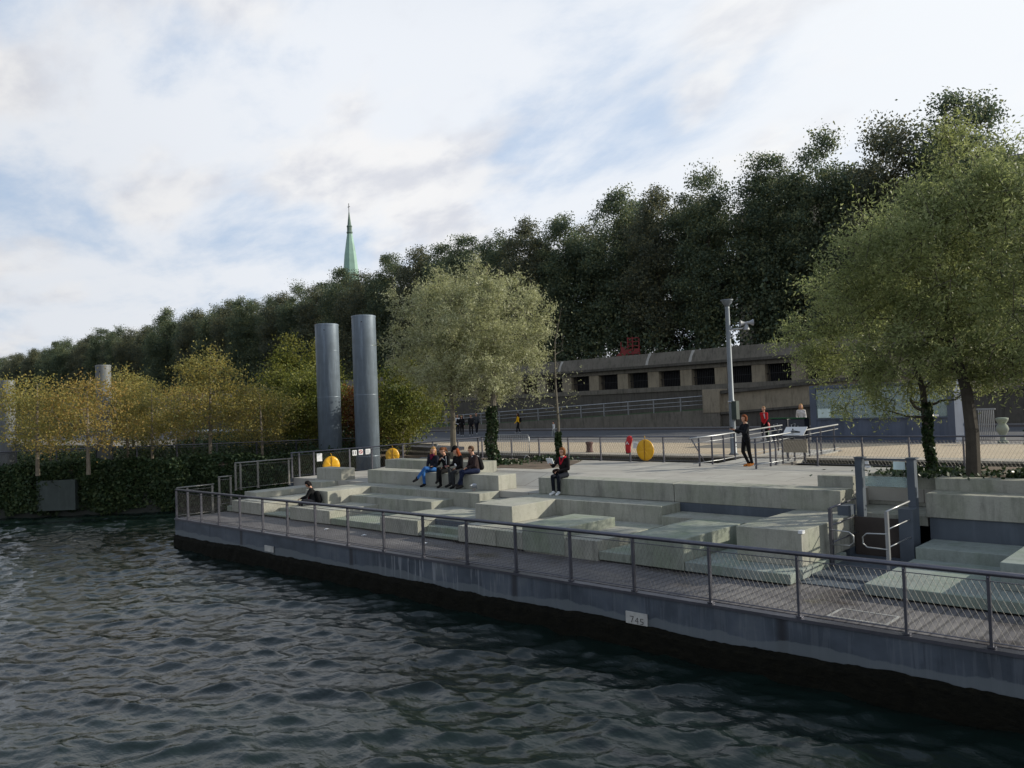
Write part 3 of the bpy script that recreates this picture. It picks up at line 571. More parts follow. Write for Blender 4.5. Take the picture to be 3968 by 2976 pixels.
q=MB().lathe([(.05,0),(.07,-.05),(.12,-.2),(.125,-.22)],tuple(ax*.7+Vector((0,0,4.98))),16); q.build('camera_dome',simple('pale_grey_plastic',(.5,.52,.54),.5),e,True)
tagbox('marker_post',(-15.75,-15.62,29.9,30.04,2.6,3.75),CON[0],'pale concrete marker post on the quay behind the standing woman','post')
# ------------------------------------------------------------------ retaining walls behind the quay
def at(mb,n_,m_,e,sm=False,bevel=0): o=mb.build(n_,m_,e,sm,None,bevel); o.location=-e.location; return o
e=empty('gallery_wall',(-60,60,2.6),'long weathered concrete retaining wall with a row of barred openings under a deep parapet','wall')
XL,XR=-190,12
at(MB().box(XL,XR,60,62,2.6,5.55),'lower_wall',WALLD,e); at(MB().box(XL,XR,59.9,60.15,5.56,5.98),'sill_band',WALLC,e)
at(MB().box(XL,XR,61.7,62,5.99,7.35),'back_wall',simple('opening_shade_black',(.006,.006,.006),.95),e)  # shade inside the openings is put into this near-black colour
q=MB(); bars=[]
ops=[]
for k in range(-2,20):
    xr=-27.32-k*3.33; ops.append((xr-2.19,xr))
xs=sorted(ops); prev=XL
for (a,b) in xs:
    if a>prev: at(MB().box(prev,a,60,61.7,5.98,7.36),'pillar' if prev!=XL else 'end_wall',PIERC,e)
    prev=b
at(MB().box(prev,XR,60,61.7,5.98,7.36),'end_wall',PIERC,e)
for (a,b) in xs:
    w_=MB(); w_.box(a,b,60.9,60.95,5.99,7.35); o=at(w_,'window',simple('opening_shade_black',(.006,.006,.006),.95),e)  # near-black sheet across each opening, painting its shaded depth
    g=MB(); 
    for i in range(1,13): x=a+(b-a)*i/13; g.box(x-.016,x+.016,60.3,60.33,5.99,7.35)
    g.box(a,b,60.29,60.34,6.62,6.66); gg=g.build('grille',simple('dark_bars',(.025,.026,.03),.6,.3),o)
at(MB().box(XL,XR,59.93,61.9,7.37,7.72),'lintel',WALLC,e); at(MB().box(XL,XR,59.55,61.9,7.73,7.95),'cornice',WALLD,e)
q=MB(); q.add([(XL,59.7,7.96),(XR,59.7,7.96),(XR,59.95,9.0),(XL,59.95,9.0),(XL,60.4,9.0),(XR,60.4,9.0),(XL,60.4,7.96),(XR,60.4,7.96)],[(0,1,2,3),(3,2,5,4),(4,5,7,6)]); at(q,'parapet',WALLC,e)
ST=simple('lime_stain',(.38,.37,.34),.9,0,.2,5)
for x in (-40.6,-36.2,-50.8):
    q=MB().add([(x-.05,59.69,7.98),(x+.22,59.69,7.98),(x+.5,59.93,8.95),(x+.2,59.93,8.98),(x+.3,59.8,8.5),(x+.02,59.76,8.35)],[(0,1,4,5),(5,4,2,3)]); at(q,'lime_stain',ST,e)
# low ramp wall, left
e=empty('ramp_wall',(-60,53.4,2.7),'low dark concrete wall rising along the ramp with a pipe railing on top','wall')
def rz_(x): return 2.95+ (x+62)*.0325 if x>-62 else 2.95
q=MB().prism([(-130,53.3),(-31.1,53.3),(-31.1,53.6),(-130,53.6)],2.6,[2.95,rz_(-31.1),rz_(-31.1),2.95]); 
q=MB()
for a,b in ((-130,-62),(-62,-31.1)): q.prism([(a,53.3),(b,53.3),(b,53.6),(a,53.6)],2.6,[rz_(a),rz_(b),rz_(b),rz_(a)])
at(q,'wall_body',WALLC,e); 
for hh in (.42,.72,1.05):
    at(MB().tube([(-90,53.45,rz_(-90)+hh),(-62,53.45,rz_(-62)+hh),(-31.1,53.45,rz_(-31.1)+hh)],.035 if hh>1 else .022,6),'rail',GALV,e,True)
for k in range(24):
    x=-33.3-k*2.46; at(MB().box(x-.035,x+.035,53.4,53.5,rz_(x),rz_(x)+1.06),'post',GALV,e)
q=MB()
for a,b in ((-190,-62),(-62,-31.1)): q.prism([(a,53.6),(b,53.6),(b,60),(a,60)],2.5,[rz_(a)-.05,rz_(b)-.05,rz_(b)+.15,rz_(a)+.1])
struct(q.build('ramp_grass',GRASS))
e=empty('ramp_upper_wall',(-30,53.3,2.7),'massive concrete ramp wall with coping starting at a square pier right of the fence','wall')
at(MB().box(-31.15,-29.85,53.15,54.3,2.6,3.72),'pier_foot',WALLC,e); at(MB().box(-31.2,-29.8,53.1,54.4,3.73,5.48),'pier',PIERC,e,bevel=.02)
def sl(x): return (x+29.8)*.055
q=MB().prism([(-29.8,53.4),(10,53.4),(10,54.2),(-29.8,54.2)],2.6,[3.75,3.75+sl(10),3.75+sl(10),3.75]); at(q,'lower_face',WALLD,e)
q=MB().prism([(-29.8,53.5),(10,53.5),(10,54.2),(-29.8,54.2)],[3.76,3.76+sl(10),3.76+sl(10),3.76],[5.1,5.1+sl(10),5.1+sl(10),5.1]); at(q,'pale_face',PIERC,e)
q=MB().prism([(-29.8,53.2),(10,53.2),(10,54.3),(-29.8,54.3)],[3.6,3.6+sl(10),3.6+sl(10),3.6],[3.755,3.755+sl(10),3.755+sl(10),3.755]); at(q,'ledge',WALLD,e)
q=MB().prism([(-29.8,53.25),(10,53.25),(10,54.4),(-29.8,54.4)],[5.11,5.11+sl(10),5.11+sl(10),5.11],[5.34,5.34+sl(10),5.34+sl(10),5.34]); at(q,'coping',WALLD,e)
# red climbing frame above the wall
e=empty('climbing_frame',(-45.2,63.6,8),'red steel climbing frame showing above the parapet','playground equipment'); RED=simple('red_paint',(.22,.03,.03),.6,0,.2,3)
for x,h_ in ((-.8,2.6),(0,3.0),(.55,3.0),(1.3,2.8)): MB().box(x-.05,x+.05,-.05,.05,0,h_).build('upright',RED,e)
for z in (1.7,2.1,2.5,2.85): MB().box(.05,1.25,-.03,.03,z,z+.07).build('rung',RED,e)
MB().box(.02,1.28,-.06,0,1.35,1.85).build('panel',RED,e); MB().box(-.8,-.02,-.06,0,1.2,2.1).build('panel',RED,e); MB().prism([(-1.9,-.1),(-.8,-.1),(-.8,.4),(-1.9,.4)],0,[.9,1.7,1.7,.9]).build('slide',RED,e)
# ------------------------------------------------------------------ container kiosk
e=empty('container_kiosk',(-15.7,36.25,2.6),'blue-grey shipping container converted to a kiosk with a long glazed opening','container')
L_=6.05; q=MB()
q.box(0,.28,-.0,.12,0,2.58); q.box(L_-.28,L_,0,.12,0,2.58); q.box(.28,L_-.28,0,.12,2.42,2.58); q.box(.28,L_-.28,0,.1,0,.14); q.box(0,L_,2.3,2.42,0,2.58); q.box(0,.08,.12,2.3,0,2.58); q.box(L_-.08,L_,.12,2.3,0,2.58); q.box(.08,L_-.08,.12,2.3,2.5,2.58)
q.build('frame',CONTB,e)
q=MB(); n=32; v=[];f=[]
for i in range(n+1):
    x=.28+(L_-.56)*i/n; dpt=.05+(.045 if (i//1)%4 in (1,2) else 0); v+=[(x,dpt,.14),(x,dpt,1.06)]
    if i: f.append((2*i-2,2*i,2*i+1,2*i-1))
q.add(v,f); q.build('corrugated_panel',CONTB,e)
MB().box(.28,L_-.28,.06,.08,1.07,2.41).build('window',GLASS,e)
MB().box(.28,L_-.28,.0,.5,1.02,1.065).build('counter',CONTB,e)
MB().box(.34,.92,.03,.055,1.1,1.52).build('notice_panel',simple('pale_cyan_sign',(.55,.68,.68),.5),e)
q=MB(); q.box(1.1,1.5,.3,.6,1.07,1.32); q.build('dark_crate',BLACK,e); MB().box(1.6,2.1,.3,.7,1.07,1.25).build('blue_crate',simple('blue_plastic',(.03,.09,.28),.5),e)
MB().box(.2,L_-.2,2.1,2.28,.2,2.4).build('inner_wall',simple('pale_inner',(.42,.47,.46),.7,0,.3,2),e)
for x in (4.2,5.2): MB().box(x,x+.25,-.03,.02,1.08,1.16).build('ledge_box',WHITE,e)
# bins
bin0=None
GL=simple('green_lid',(.012,.09,.03),.5,0,.15,4); BG=simple('dark_bin_grey',(.035,.04,.055),.5,0,.2,4)
for k,(x,y) in enumerate(((-17.55,37.2),(-16.55,36.95))):
    lab=['dark wheeled bin with green lid and white scribbles, left of its twin','dark wheeled bin with green lid, right beside the container']
    if bin0 is None:
        bin0=empty('wheeled_bin',(x,y,2.6),lab[0],'bin','green-lidded bins beside the container')
        MB().prism([(-.4,-.35),(.4,-.35),(.4,.2),(-.4,.2)],.12,1.06).build('body',BG,bin0,bevel=.03); MB().prism([(-.43,-.39),(.43,-.39),(.43,.2),(-.43,.2)],1.07,[1.13,1.13,1.10,1.10]).build('lid',GL,bin0,bevel=.015)
        for xx in (-.33,.33): MB().tube([(xx-.03,-.2,.08),(xx+.03,-.2,.08)],.08,12).build('wheel',BLACK,bin0)
        q=MB().tube([(-.2,-.36,.5),(-.25,-.36,.8),(-.05,-.36,.85),(-.1,-.36,.6),(-.22,-.36,.62),(.0,-.36,.4),(.08,-.36,.75),(.15,-.36,.5)],.012,4); 
        bin_s=q.build('scribble',WHITE,bin0)
    else: r=dup(bin0,(x,y,2.6),0,lab[1])
e=empty('hydrant',(-18.35,37.3,2.6),'small red topped green hydrant left of the bins','hydrant'); MB().lathe([(.08,0),(.06,.05),(.06,.5)],n=12).build('stem',GL,e,True); MB().lathe([(.06,.5),(.12,.55),(.12,.8),(.07,.9)],n=12).build('head',simple('red_plastic',(.4,.03,.04),.5),e,True)
e=empty('stone_urn',(-7.9,35.9,2.6),'pale stone urn-like ornament standing on the quay right of the container','ornament'); MB().lathe([(.18,0),(.18,.08),(.10,.13),(.09,.28),(.19,.45),(.23,.55),(.19,.68),(.13,.75),(.22,.9),(.23,.98),(.13,1.0)],n=20).build('body',CON[2],e,True)
q=MB(); 
for k in range(9): q.box(-9.35+k*.07,-9.32+k*.07,38.5,38.54,2.6,3.9)
q.box(-9.4,-8.7,38.48,38.56,3.85,3.92); q.box(-9.4,-8.7,38.48,38.56,2.7,2.76); o=q.build('slatted_gate',GALV); tag(o,'grey slatted gate panel just right of the container','gate')
# ------------------------------------------------------------------ church spire and building
e=empty('church',(-227.6,160,8),'slender pale green copper church spire rising above the tree line','church')
COP=simple('green_copper',(.24,.38,.32),.6,0,.2,.3); D0=34
q=MB().lathe([(5.2,0),(5.2,22),(5.4,23)],n=4); q.build('tower',WALLC,e)
q=MB().lathe([(3.9,21),(3.4,34),(2.7,44),(2.0,51),(.9,58)],n=8); q.build('spire',COP,e)
q=MB().lathe([(.8,57.9),(1.1,58.5),(.85,59),(.85,60.3),(1.0,60.6),(.65,61.2),(.3,64.2),(.1,66)],n=8); q.build('lantern',simple('dark_copper',(.12,.17,.14),.6),e)
q=MB().box(-.08,.08,-.08,.08,65.8,68.6); q.box(-.6,.6,-.06,.06,67.3,67.5); q.build('cross',simple('dark_iron',(.05,.05,.05),.6),e)
e=empty('apartment_block',(-20,97,8),'pale building with a sloping slate roof hidden behind the right-hand trees','building')
MB().box(-30,40,-2,10,0,20).build('wall',simple('cream_render',(.30,.26,.21),.85,0,.15,.5),e); MB().prism([(-30,-2.5),(40,-2.5),(40,10),(-30,10)],20.02,[20.4,20.4,23,23]).build('roof',simple('slate_roof',(.12,.125,.14),.6,0,.2,.5),e)
wm=simple('dark_pane',(.03,.035,.045),.2,0,.2,1)
for fl in range(5):
    for k in range(20): MB().box(-28+k*3.1,-26.8+k*3.1,-2.03,-1.99,1.5+fl*3.8,3.6+fl*3.8).build('window',wm,e)
# ------------------------------------------------------------------ leaves & trees
def leafmesh(name,C,size,mt,rng,aspect=.5,up=None,fold=False):
    """C: (n,3) leaf centres; each leaf is a pointed quad"""
    n=len(C); C=np.asarray(C)
    a=rng.normal(size=(n,3)); 
    if up is not None: a=a*.7+np.array(up)
    a/=np.linalg.norm(a,axis=1)[:,None]; b=np.cross(a,rng.normal(size=(n,3))); b/=np.linalg.norm(b,axis=1)[:,None]
    s=(size*rng.uniform(.6,1.35,n))[:,None]
    V=np.empty((n,4,3)); V[:,0]=C-a*s; V[:,2]=C+a*s; V[:,1]=C+b*s*aspect; V[:,3]=C-b*s*aspect
    me=bpy.data.meshes.new(name); me.vertices.add(4*n); me.vertices.foreach_set('co',V.reshape(-1)); me.loops.add(4*n); me.loops.foreach_set('vertex_index',np.arange(4*n)); me.polygons.add(n); me.polygons.foreach_set('loop_start',np.arange(0,4*n,4)); me.update(calc_edges=True); me.materials.append(mt); return me
def branchy(rng,base,trunk_pts,trunk_r,targets,mb,lr=.35,sag=.0,tw=.012,split=None):
    """limbs from a trunk polyline to each target through shared way points"""
    tp=[Vector(p) for p in trunk_pts]; mb.tube(tp,trunk_r,8)
    nodes=[(p,trunk_r[i]) for i,p in enumerate(tp)]
    # densify trunk nodes
    dense=[]
    for i in range(len(tp)-1):
        for k in range(6):
            t=k/6; dense.append((tp[i].lerp(tp[i+1],t),trunk_r[i]*(1-t)+trunk_r[i+1]*t))
    nodes=dense+[nodes[-1]]
    targets=sorted(targets,key=lambda t:(Vector(t)-tp[min(len(tp)-1,1)]).length)
    for t in targets:
        t=Vector(t); best=min(nodes,key=lambda n_:(n_[0]-t).length*(1.0+.9*max(0,(n_[0].z-t.z+.2)/((n_[0]-t).length+.01)))-n_[1]*.8)
        p,r=best; L=(t-p).length
        if L<.05: continue
        mid=p.lerp(t,.5)+Vector(rng.normal(size=3))*L*.10+Vector((0,0,-sag*L+.05*L)); r0=min(r*.62,.012+.03*L*lr*2); r0=max(r0,tw*1.3)
        pts=[p,p.lerp(mid,.55)+Vector(rng.normal(size=3))*L*.03,mid,mid.lerp(t,.6)+Vector(rng.normal(size=3))*L*.04,t]; rs=[r0,r0*.85,r0*.68,r0*.5,max(tw*.6,r0*.3)]
        mb.tube(pts,rs,5,False)
        for a,b in zip(pts[1:],rs[1:]): nodes.append((a,b))
def plane_tree(seed,mt,nl,H=19,rxy=3.7,leaf=.2,clear=.8):
    rng=np.random.default_rng(seed); T=[]; zc=(clear+H)/2; hz=(H-clear)/2
    nclump=170
    while len(T)<nclump:
        p=rng.uniform(-1,1,3); rr=np.linalg.norm(p*np.array([1,1,1]))
        if rr>1 or rr<.35 and rng.random()<.3: continue
        bulge=1-.2*max(0,p[2])**2
        T.append((p[0]*rxy*bulge,p[1]*rxy*bulge,zc+p[2]*hz*(1.0 if p[2]>0 else 1.0)))
    mb=MB(); lean=rng.normal(size=2)*.4
    branchy(rng,None,[(0,0,-.2),(lean[0]*.2,lean[1]*.2,4),(lean[0]*.6,lean[1]*.6,9),(lean[0],lean[1],H*.72)],[.42,.32,.24,.12],T,mb,.4)
    C=[]
    per=nl//nclump
    for t in T:
        r=rng.uniform(.65,1.35); c=np.clip(rng.normal(size=(int(per*rng.uniform(.5,1.5)),3)),-1.9,1.9)*np.array([r,r,r*.75])*.62; C.append(c+np.array(t))
    C=np.concatenate(C); C=C[(C[:,2]<H+.8)&(np.hypot(C[:,0],C[:,1])<rxy+1.4)]; return mb.mesh('plane_tree_trunk',BARKD), leafmesh('plane_tree_crown',C,leaf,mt,rng,.62)
def put_tree(name,meshes,loc,label,cat,group=None,rz=0,sc=1,szz=None):
    e=empty(name,loc,label,cat,group,rz); e.scale=(sc,sc,szz or sc)
    for nm,me in zip(('trunk','crown','ivy'),meshes):
        if me is None: continue
        o=bpy.data.objects.new(nm,me); COL.objects.link(o); o.parent=e
    return e
PT=[plane_tree(11,F_PLANE[0],54000,leaf=.115),plane_tree(12,F_PLANE[1],50000,leaf=.115),plane_tree(13,F_PLANE[0],54000,19.5,3.9,leaf=.115),plane_tree(14,F_PLANE[1],46000,18.7,3.6,leaf=.115),plane_tree(15,F_PLANE[0],48000,19.3,3.5,leaf=.115)]
rr=random.Random(4)
x=4.0; k=0
while x>-345:
    if x>-12: x-=5.2; continue
    sz=rr.uniform(.90,.95); var=(k*7+rr.randint(0,2))%5
    y=67+rr.uniform(-1.2,1.2)
    sz*=1+.16*max(0,min(1,(x+34)/18)); sz*=.96 if x<-90 else 1.0
    lab='tall dark plane tree in the long row above the gallery wall'
    put_tree('plane_tree',PT[var],(x,y,7.9),lab,'tree','plane trees in the long row above the quay wall',rr.uniform(0,6.28),sz,sz*rr.uniform(.97,1.03))
    x-=rr.uniform(4.9,6.0) if x>-130 else 6.4; k+=1
x=0; k=0
while x>-330:
    if x>-12: x-=8; continue
    sz=rr.uniform(.93,1.0); put_tree('plane_tree',PT[(k+2)%4],(x-3.5,76+rr.uniform(-1,1),7.9),'dark plane tree in the second row, seen through gaps of the front row','tree','plane trees in the second row',rr.uniform(0,6.28),sz); x-=8; k+=1
# under-storey at street level so the base of the row reads dense
rng=np.random.default_rng(8); C=[]
for i in range(90000):
    x=rng.uniform(-340,-10); C.append((x,rng.uniform(63.2,66)+rng.normal()*.5,8+min(abs(rng.normal()),1.7)*3.0*(1+.6*math.sin(x*.35)+.3*math.sin(x*1.3))))
o=bpy.data.objects.new('hedge_mass',leafmesh('hedge_mass',np.array(C),.15,F_PLANE[0],rng,.7)); COL.objects.link(o); tag(o,'dense dark bushes at the foot of the plane tree row','bushes',None,'stuff')
# ------------------------------------------------------------------ willows on the terrace
def willow(seed,mt,n_leaf,cx,rx_,ry_,rz2,zc,trunk,tr,leaf=.07,nclump=240,bark=BARK,flat=.75,csz=.42,fork=None):
    rng=np.random.default_rng(seed); T=[]
    while len(T)<nclump:
        p=rng.uniform(-1,1,3); rr_=np.linalg.norm(p)
        if rr_>1 or (rr_<.55 and rng.random()<.55): continue
        lump=1+.18*math.sin(p[0]*5+seed)*math.cos(p[1]*5)+.16*math.sin(p[2]*7+seed*2)
        tp_=1-.34*max(0,p[2])**1.3; T.append((cx[0]+p[0]*rx_*lump*tp_,cx[1]+p[1]*ry_*lump*tp_,zc+p[2]*rz2*lump*(1 if p[2]>0 else flat)))
    mb=MB(); branchy(rng,None,trunk,tr,T,mb,.45,0,.006); C=[]; per=n_leaf//nclump
    for t in T:
        t=np.array(t); m_=int(per*rng.uniform(.35,1.65)); r=csz*rng.uniform(.6,1.3)
        # sprays: leaves along a few short twigs
        ns=7
        for s_ in range(ns):
            d_=rng.normal(size=3); out=t-np.array([cx[0],cx[1],zc]); d_=d_+out/np.linalg.norm(out)*.9+np.array([0,0,.35]); d_/=np.linalg.norm(d_); L=r*rng.uniform(.8,2.1)
            u=rng.uniform(0,1,(m_//ns,1))**.8; C.append(t+d_*L*u+rng.normal(size=(m_//ns,3))*r*.24)
            if s_<3: mb.tube([tuple(t),tuple(t+d_*L)],[.008,.004],3,False)
    return mb.mesh('trunk',bark),leafmesh('crown',np.concatenate(C),leaf,mt,rng,.3)
def ivy(seed,pts,r,n,mt=F_IVY,size=.055,ground=None):
    rng=np.random.default_rng(seed); C=[]; P_=[np.array(p) for p in pts]
    for i in range(n):
        t=rng.random()*(len(P_)-1); k=int(t); p=P_[k]+(P_[k+1]-P_[k])*(t-k); a=rng.uniform(0,6.28); q_=r*(1-.25*t/(len(P_)-1))*(1+.25*math.sin(p[2]*5+a)+.1*rng.normal()); C.append(p+np.array([math.cos(a)*q_,math.sin(a)*q_,0]))
    if ground:
        for i in range(ground[3]):
            a=rng.uniform(0,6.28); q_=abs(rng.normal())*.45; C.append(np.array([ground[0]+math.cos(a)*ground[4]*q_*1.3,ground[1]+math.sin(a)*q_*ground[4],ground[2]+abs(rng.normal())*.06]))
    return leafmesh('ivy',np.array(C),size,mt,rng,.75)
w1=willow(21,F_WIL,40000,(-.2,.1),2.9,2.4,3.0,5.0,[(0,0,0),(.03,0,1.3),(.0,.05,2.0),(-.1,.1,3.2),(-.1,.1,5)],[.13,.115,.1,.07,.045],leaf=.062,nclump=230)
put_tree('willow_tree',w1,(-25.0,22.4,2.45),'silvery green willow with a bare furrowed trunk behind the seated group','tree',None)
w2=willow(22,F_WIL,40000,(-.35,.2),2.55,2.3,3.25,5.15,[(0,0,0),(-.05,0,1.2),(.1,0,2.2),(.15,.1,3.6),(.2,.1,5.4)],[.17,.15,.13,.08,.045],leaf=.062,nclump=250)
put_tree('willow_tree',(*w2,ivy(3,[(0,0,0),(-.05,0,1.2),(.1,0,2.3)],.23,2300,ground=(.35,0,.03,1100,1.1))),(-22.9,22.65,2.5),'silvery green willow with an ivy-covered trunk behind the seated group','tree',None)
# thin bare tree
rng=np.random.default_rng(31); T=[]
for i in range(34):
    z=1.6+4.3*i/34; a=rng.uniform(0,6.28); L=(1.25*(1-(z-1.6)/5.2))*rng.uniform(.5,1.15); T.append((math.cos(a)*L,math.sin(a)*L,z+L*.75))
mb=MB(); branchy(rng,None,[(0,0,0),(.02,0,1.6),(-.05,0,3.2),(.0,0,4.8),(.35,.1,6.2)],[.06,.05,.035,.02,.006],T,mb,.22,0,.004)
C=[]; 
for t in T[:14]: C.append(np.array(t)+rng.normal(size=(14,3))*.16)
put_tree('bare_tree',(mb.mesh('trunk',BARK),leafmesh('crown',np.concatenate(C),.05,F_WIL,rng,.35),ivy(5,[(0,0,0),(0,0,1.15)],.13,900,F_IVY,.06,(-.45,0,.03,700,1.0))),(-21.2,24.75,2.5),'thin nearly leafless young tree with ivy around its foot','tree')
# right-hand willows
w3=willow(41,F_WILR,54000,(-.05,.1),2.45,2.3,3.2,4.2,[(0,0,0),(.02,0,1.0),(-.05,0,1.9),(-.3,.1,3.0),(-.5,.1,4.8)],[.155,.14,.12,.08,.04],leaf=.05,nclump=230,bark=BARKD,csz=.42)
put_tree('green_willow_tree',w3,(-4.95,19.75,2.82),'broad green willow with thick leaning trunk in the right planter','tree')
w4=willow(42,F_WILR,36000,(-.9,.4),2.3,2.0,2.55,3.55,[(0,0,0),(-.05,0,1.2),(-.1,0,2.0),(-.3,0,2.8),(-.5,.1,3.9)],[.09,.08,.07,.05,.03],leaf=.05,nclump=180,bark=BARKD,csz=.4)
put_tree('green_willow_tree',(*w4,ivy(9,[(0,0,0),(-.05,0,1.7)],.105,1100,ground=(.1,0,.02,1200,1.3))),(-5.93,20.2,2.8),'smaller green willow with ivy-clad slim trunk in the right planter','tree')
w5=willow(43,F_WILR,46000,(.3,.3),2.5,2.3,2.9,4.2,[(0,0,0),(.05,0,1.5),(.1,0,3),(.1,0,5)],[.12,.11,.08,.04],leaf=.05,nclump=220,bark=BARKD,csz=.42)
put_tree('green_willow_tree',(*w5,ivy(10,[(0,0,0),(0,0,1.0)],.2,1200,ground=(0,0,.02,900,.9))),(-3.75,20.0,2.82),'tall green willow cut off by the right picture edge','tree')
# ------------------------------------------------------------------ garden island on the left
A=Vector((-54,4.0)); Bp=Vector((-33.5,24.5)); u=(Bp-A).normalized(); nrm_=Vector((-u.y,u.x))
pts=[tuple(A),tuple(Bp),tuple(Bp+nrm_*12+u*2),tuple(A+nrm_*16)]
hl=empty('garden_pontoon',(*A,0),'floating garden pontoon with dark sides hung with green creepers','pontoon')
q=MB().prism(pts,-1,2.35); q.build('hull',simple('dark_hull',(.02,.024,.02),.7),hl).location=-hl.location
q=MB(); c0=A+u*12.2
for s0,s1,z0,z1 in ((0,1.9,.45,1.95),): 
    a=A+u*(12.3+s0)-nrm_*.45; b=A+u*(12.3+s1)-nrm_*.45; q.prism([tuple(a),tuple(b),tuple(b+nrm_*.4),tuple(a+nrm_*.4)],z0,z1)
q.build('steel_fender',paint('fender_grey',(.05,.065,.062),.6,.2,.4),hl).location=-hl.location
q=MB().prism(pts,2.351,2.42); struct(q.build('garden_soil',SOIL))
rng=np.random.default_rng(50); C=[]
Ltot=(Bp-A).length
for i in range(52000):
    s_=rng.uniform(0,Ltot); z=.25+rng.random()**.8*2.55+.12*math.sin(s_*2.3); 
    if 12.3<s_<14.3 and .5<z<1.6 and rng.random()<.3: continue
    bul=.30*math.sin(math.pi*min(1,(z)/3.0))+.16*math.sin(s_*1.7)+.1*math.sin(s_*4.1+z*2); p=A+u*s_-nrm_*(bul+rng.normal()*.07); C.append((p.x,p.y,z))
for i in range(12000):
    s_=rng.uniform(0,Ltot); d_=abs(rng.normal())*.7; p=A+u*s_+nrm_*d_; C.append((p.x,p.y,2.5+abs(rng.normal())*.16+.12*math.sin(s_)))
o=bpy.data.objects.new('creepers',leafmesh('creepers',np.array(C),.085,F_VINE,rng,.65)); COL.objects.link(o); o.parent=hl; o.location=-hl.location; o['kind']='stuff'
# railing on the island
a=A+nrm_*1.2; b=Bp+nrm_*1.2
railing('railing','thin dark railing along the edge of the floating garden',[tuple(a),tuple(b)],[2.42,2.42],[3.42,3.42],[tuple(a+(b-a)*k/14) for k in range(15)],STEEL,dx=.22,wr=.003)
def round_tree(seed,mt,n,r,H,clear,leaf,bark=BARKP,ncl=70):
    rng=np.random.default_rng(seed); T=[]; zc=(H+clear)/2; hz=(H-clear)/2
    while len(T)<ncl:
        p=rng.uniform(-1,1,3)
        if np.linalg.norm(p)>1: continue
        wd=1-.45*max(0,p[2]); T.append((p[0]*r*wd,p[1]*r*wd,zc+p[2]*hz))
    mb=MB(); branchy(rng,None,[(0,0,-.1),(0,0,clear*.8),(.05,0,H*.55),(.1,0,H*.85)],[.1,.085,.06,.02],T,mb,.4,0,.01); C=[]
    for t in T: rr_=rng.uniform(.25,.6); C.append(np.array(t)+rng.normal(size=(int(n/ncl*rng.uniform(.4,1.6)),3))*np.array([rr_,rr_,rr_*.5]))
    return mb.mesh('trunk',bark),leafmesh('crown',np.concatenate(C),leaf,mt,rng,.6)
RT=[round_tree(61,F_YEL,6800,2.4,4.9,.95,.055),round_tree(62,F_YEL2,5600,2.3,4.6,.85,.055),round_tree(63,F_YEL,9000,2.0,5.5,1.2,.055),round_tree(64,F_GRN,13000,1.7,4.6,.5,.06),round_tree(65,F_RED,9000,1.5,3.6,.3,.06)]
# columnar green poplar
pop=round_tree(66,F_GRN,9000,1.3,8.2,.8,.09)
yl=[(-43.0,11.9,0,1.0,'yellow-brown small tree at the far left, thin pale trunk visible'),(-40.7,13.4,1,1.02,'orange-brown small tree with clear pale trunk above the steel fender'),(-40.3,19.2,2,1.08,'tallest yellow-gold small tree on the floating garden'),
(-45.5,17.0,2,.95,'olive-yellow small tree behind the second pile'),(-43.0,17.3,0,.92,'olive small tree in the middle of the floating garden'),(-49.0,14.2,0,.9,'brownish small tree at the left picture edge'),
(-38.6,21.2,0,.85,'bright yellow small tree at the right of the floating garden'),(-41.5,22.5,1,.8,'orange small tree between the gold tree and the green shrubs'),(-50,19,0,1.0,'dull ochre small tree at the back left of the floating garden'),(-46.2,21.0,1,1.0,'rusty small tree at the back of the floating garden')]
for x,y,v_,s_,lab in yl: put_tree('small_autumn_tree',RT[v_],(x,y,2.42),lab,'tree','small autumn trees on the floating garden',x*1.7,s_)
for x,y,v_,s_,z,lab in [(-39.0,24.2,3,1.05,2.42,'yellow-green shrub left of the two big piles'),(-41.0,26.0,3,1.15,2.42,'dense green shrub behind the orange tree left of the piles'),(-37.8,27.3,4,1.15,2.42,'red-orange shrub seen between the two big piles'),
 (-33.6,26.6,3,.95,2.2,'bright yellow-green bush right of the right pile'),(-34.9,28.0,3,1.15,2.4,'taller yellow-green bush behind the right pile'),(-44.5,26,3,1.2,2.42,'broad dark green shrub left of the orange shrub')]:
    put_tree('shrub',RT[v_],(x,y,z),lab,'shrub','shrubs around the piles',x,s_)
for x,y,s_,lab in [(-56,33.5,1.08,'slim green poplar left of the left pile'),(-51,33,.98,'smaller green poplar just beside the left pile'),(-47,30.5,.8,'low green poplar-like bush behind the left pile')]: put_tree('poplar_tree',pop,(x,y,2.4),lab,'tree','slim green poplars behind the piles',x,s_)
g=MB(); g.prism([(-60,27.0),(-33,25.8),(-31.5,27.05),(-31.5,36),(-60,36)],-.5,2.4); struct(g.build('garden_bank',SOIL))
rng=np.random.default_rng(70); C=[]
for i in range(16000): C.append((rng.uniform(-62,-36.5),rng.uniform(26.5,30)+rng.normal()*.3,2.3+abs(rng.normal())*.75))
o=bpy.data.objects.new('ground_cover',leafmesh('ground_cover',np.array(C),.09,F_VINE,rng,.65)); COL.objects.link(o); tag(o,'dark low planting on the bank behind the floating garden','plants',None,'stuff')
rng=np.random.default_rng(71); C=[]
for i in range(26000):
    s_=rng.uniform(0,Ltot); d_=rng.uniform(1.5,11); p=A+u*s_+nrm_*d_; C.append((p.x,p.y,2.45+abs(rng.normal())*(.25+.3*(s_/Ltot))))
o=bpy.data.objects.new('garden_undergrowth',leafmesh('garden_undergrowth',np.array(C),.08,F_VINE,rng,.65)); COL.objects.link(o); tag(o,'mixed dark green undergrowth covering the floating garden','plants',None,'stuff')
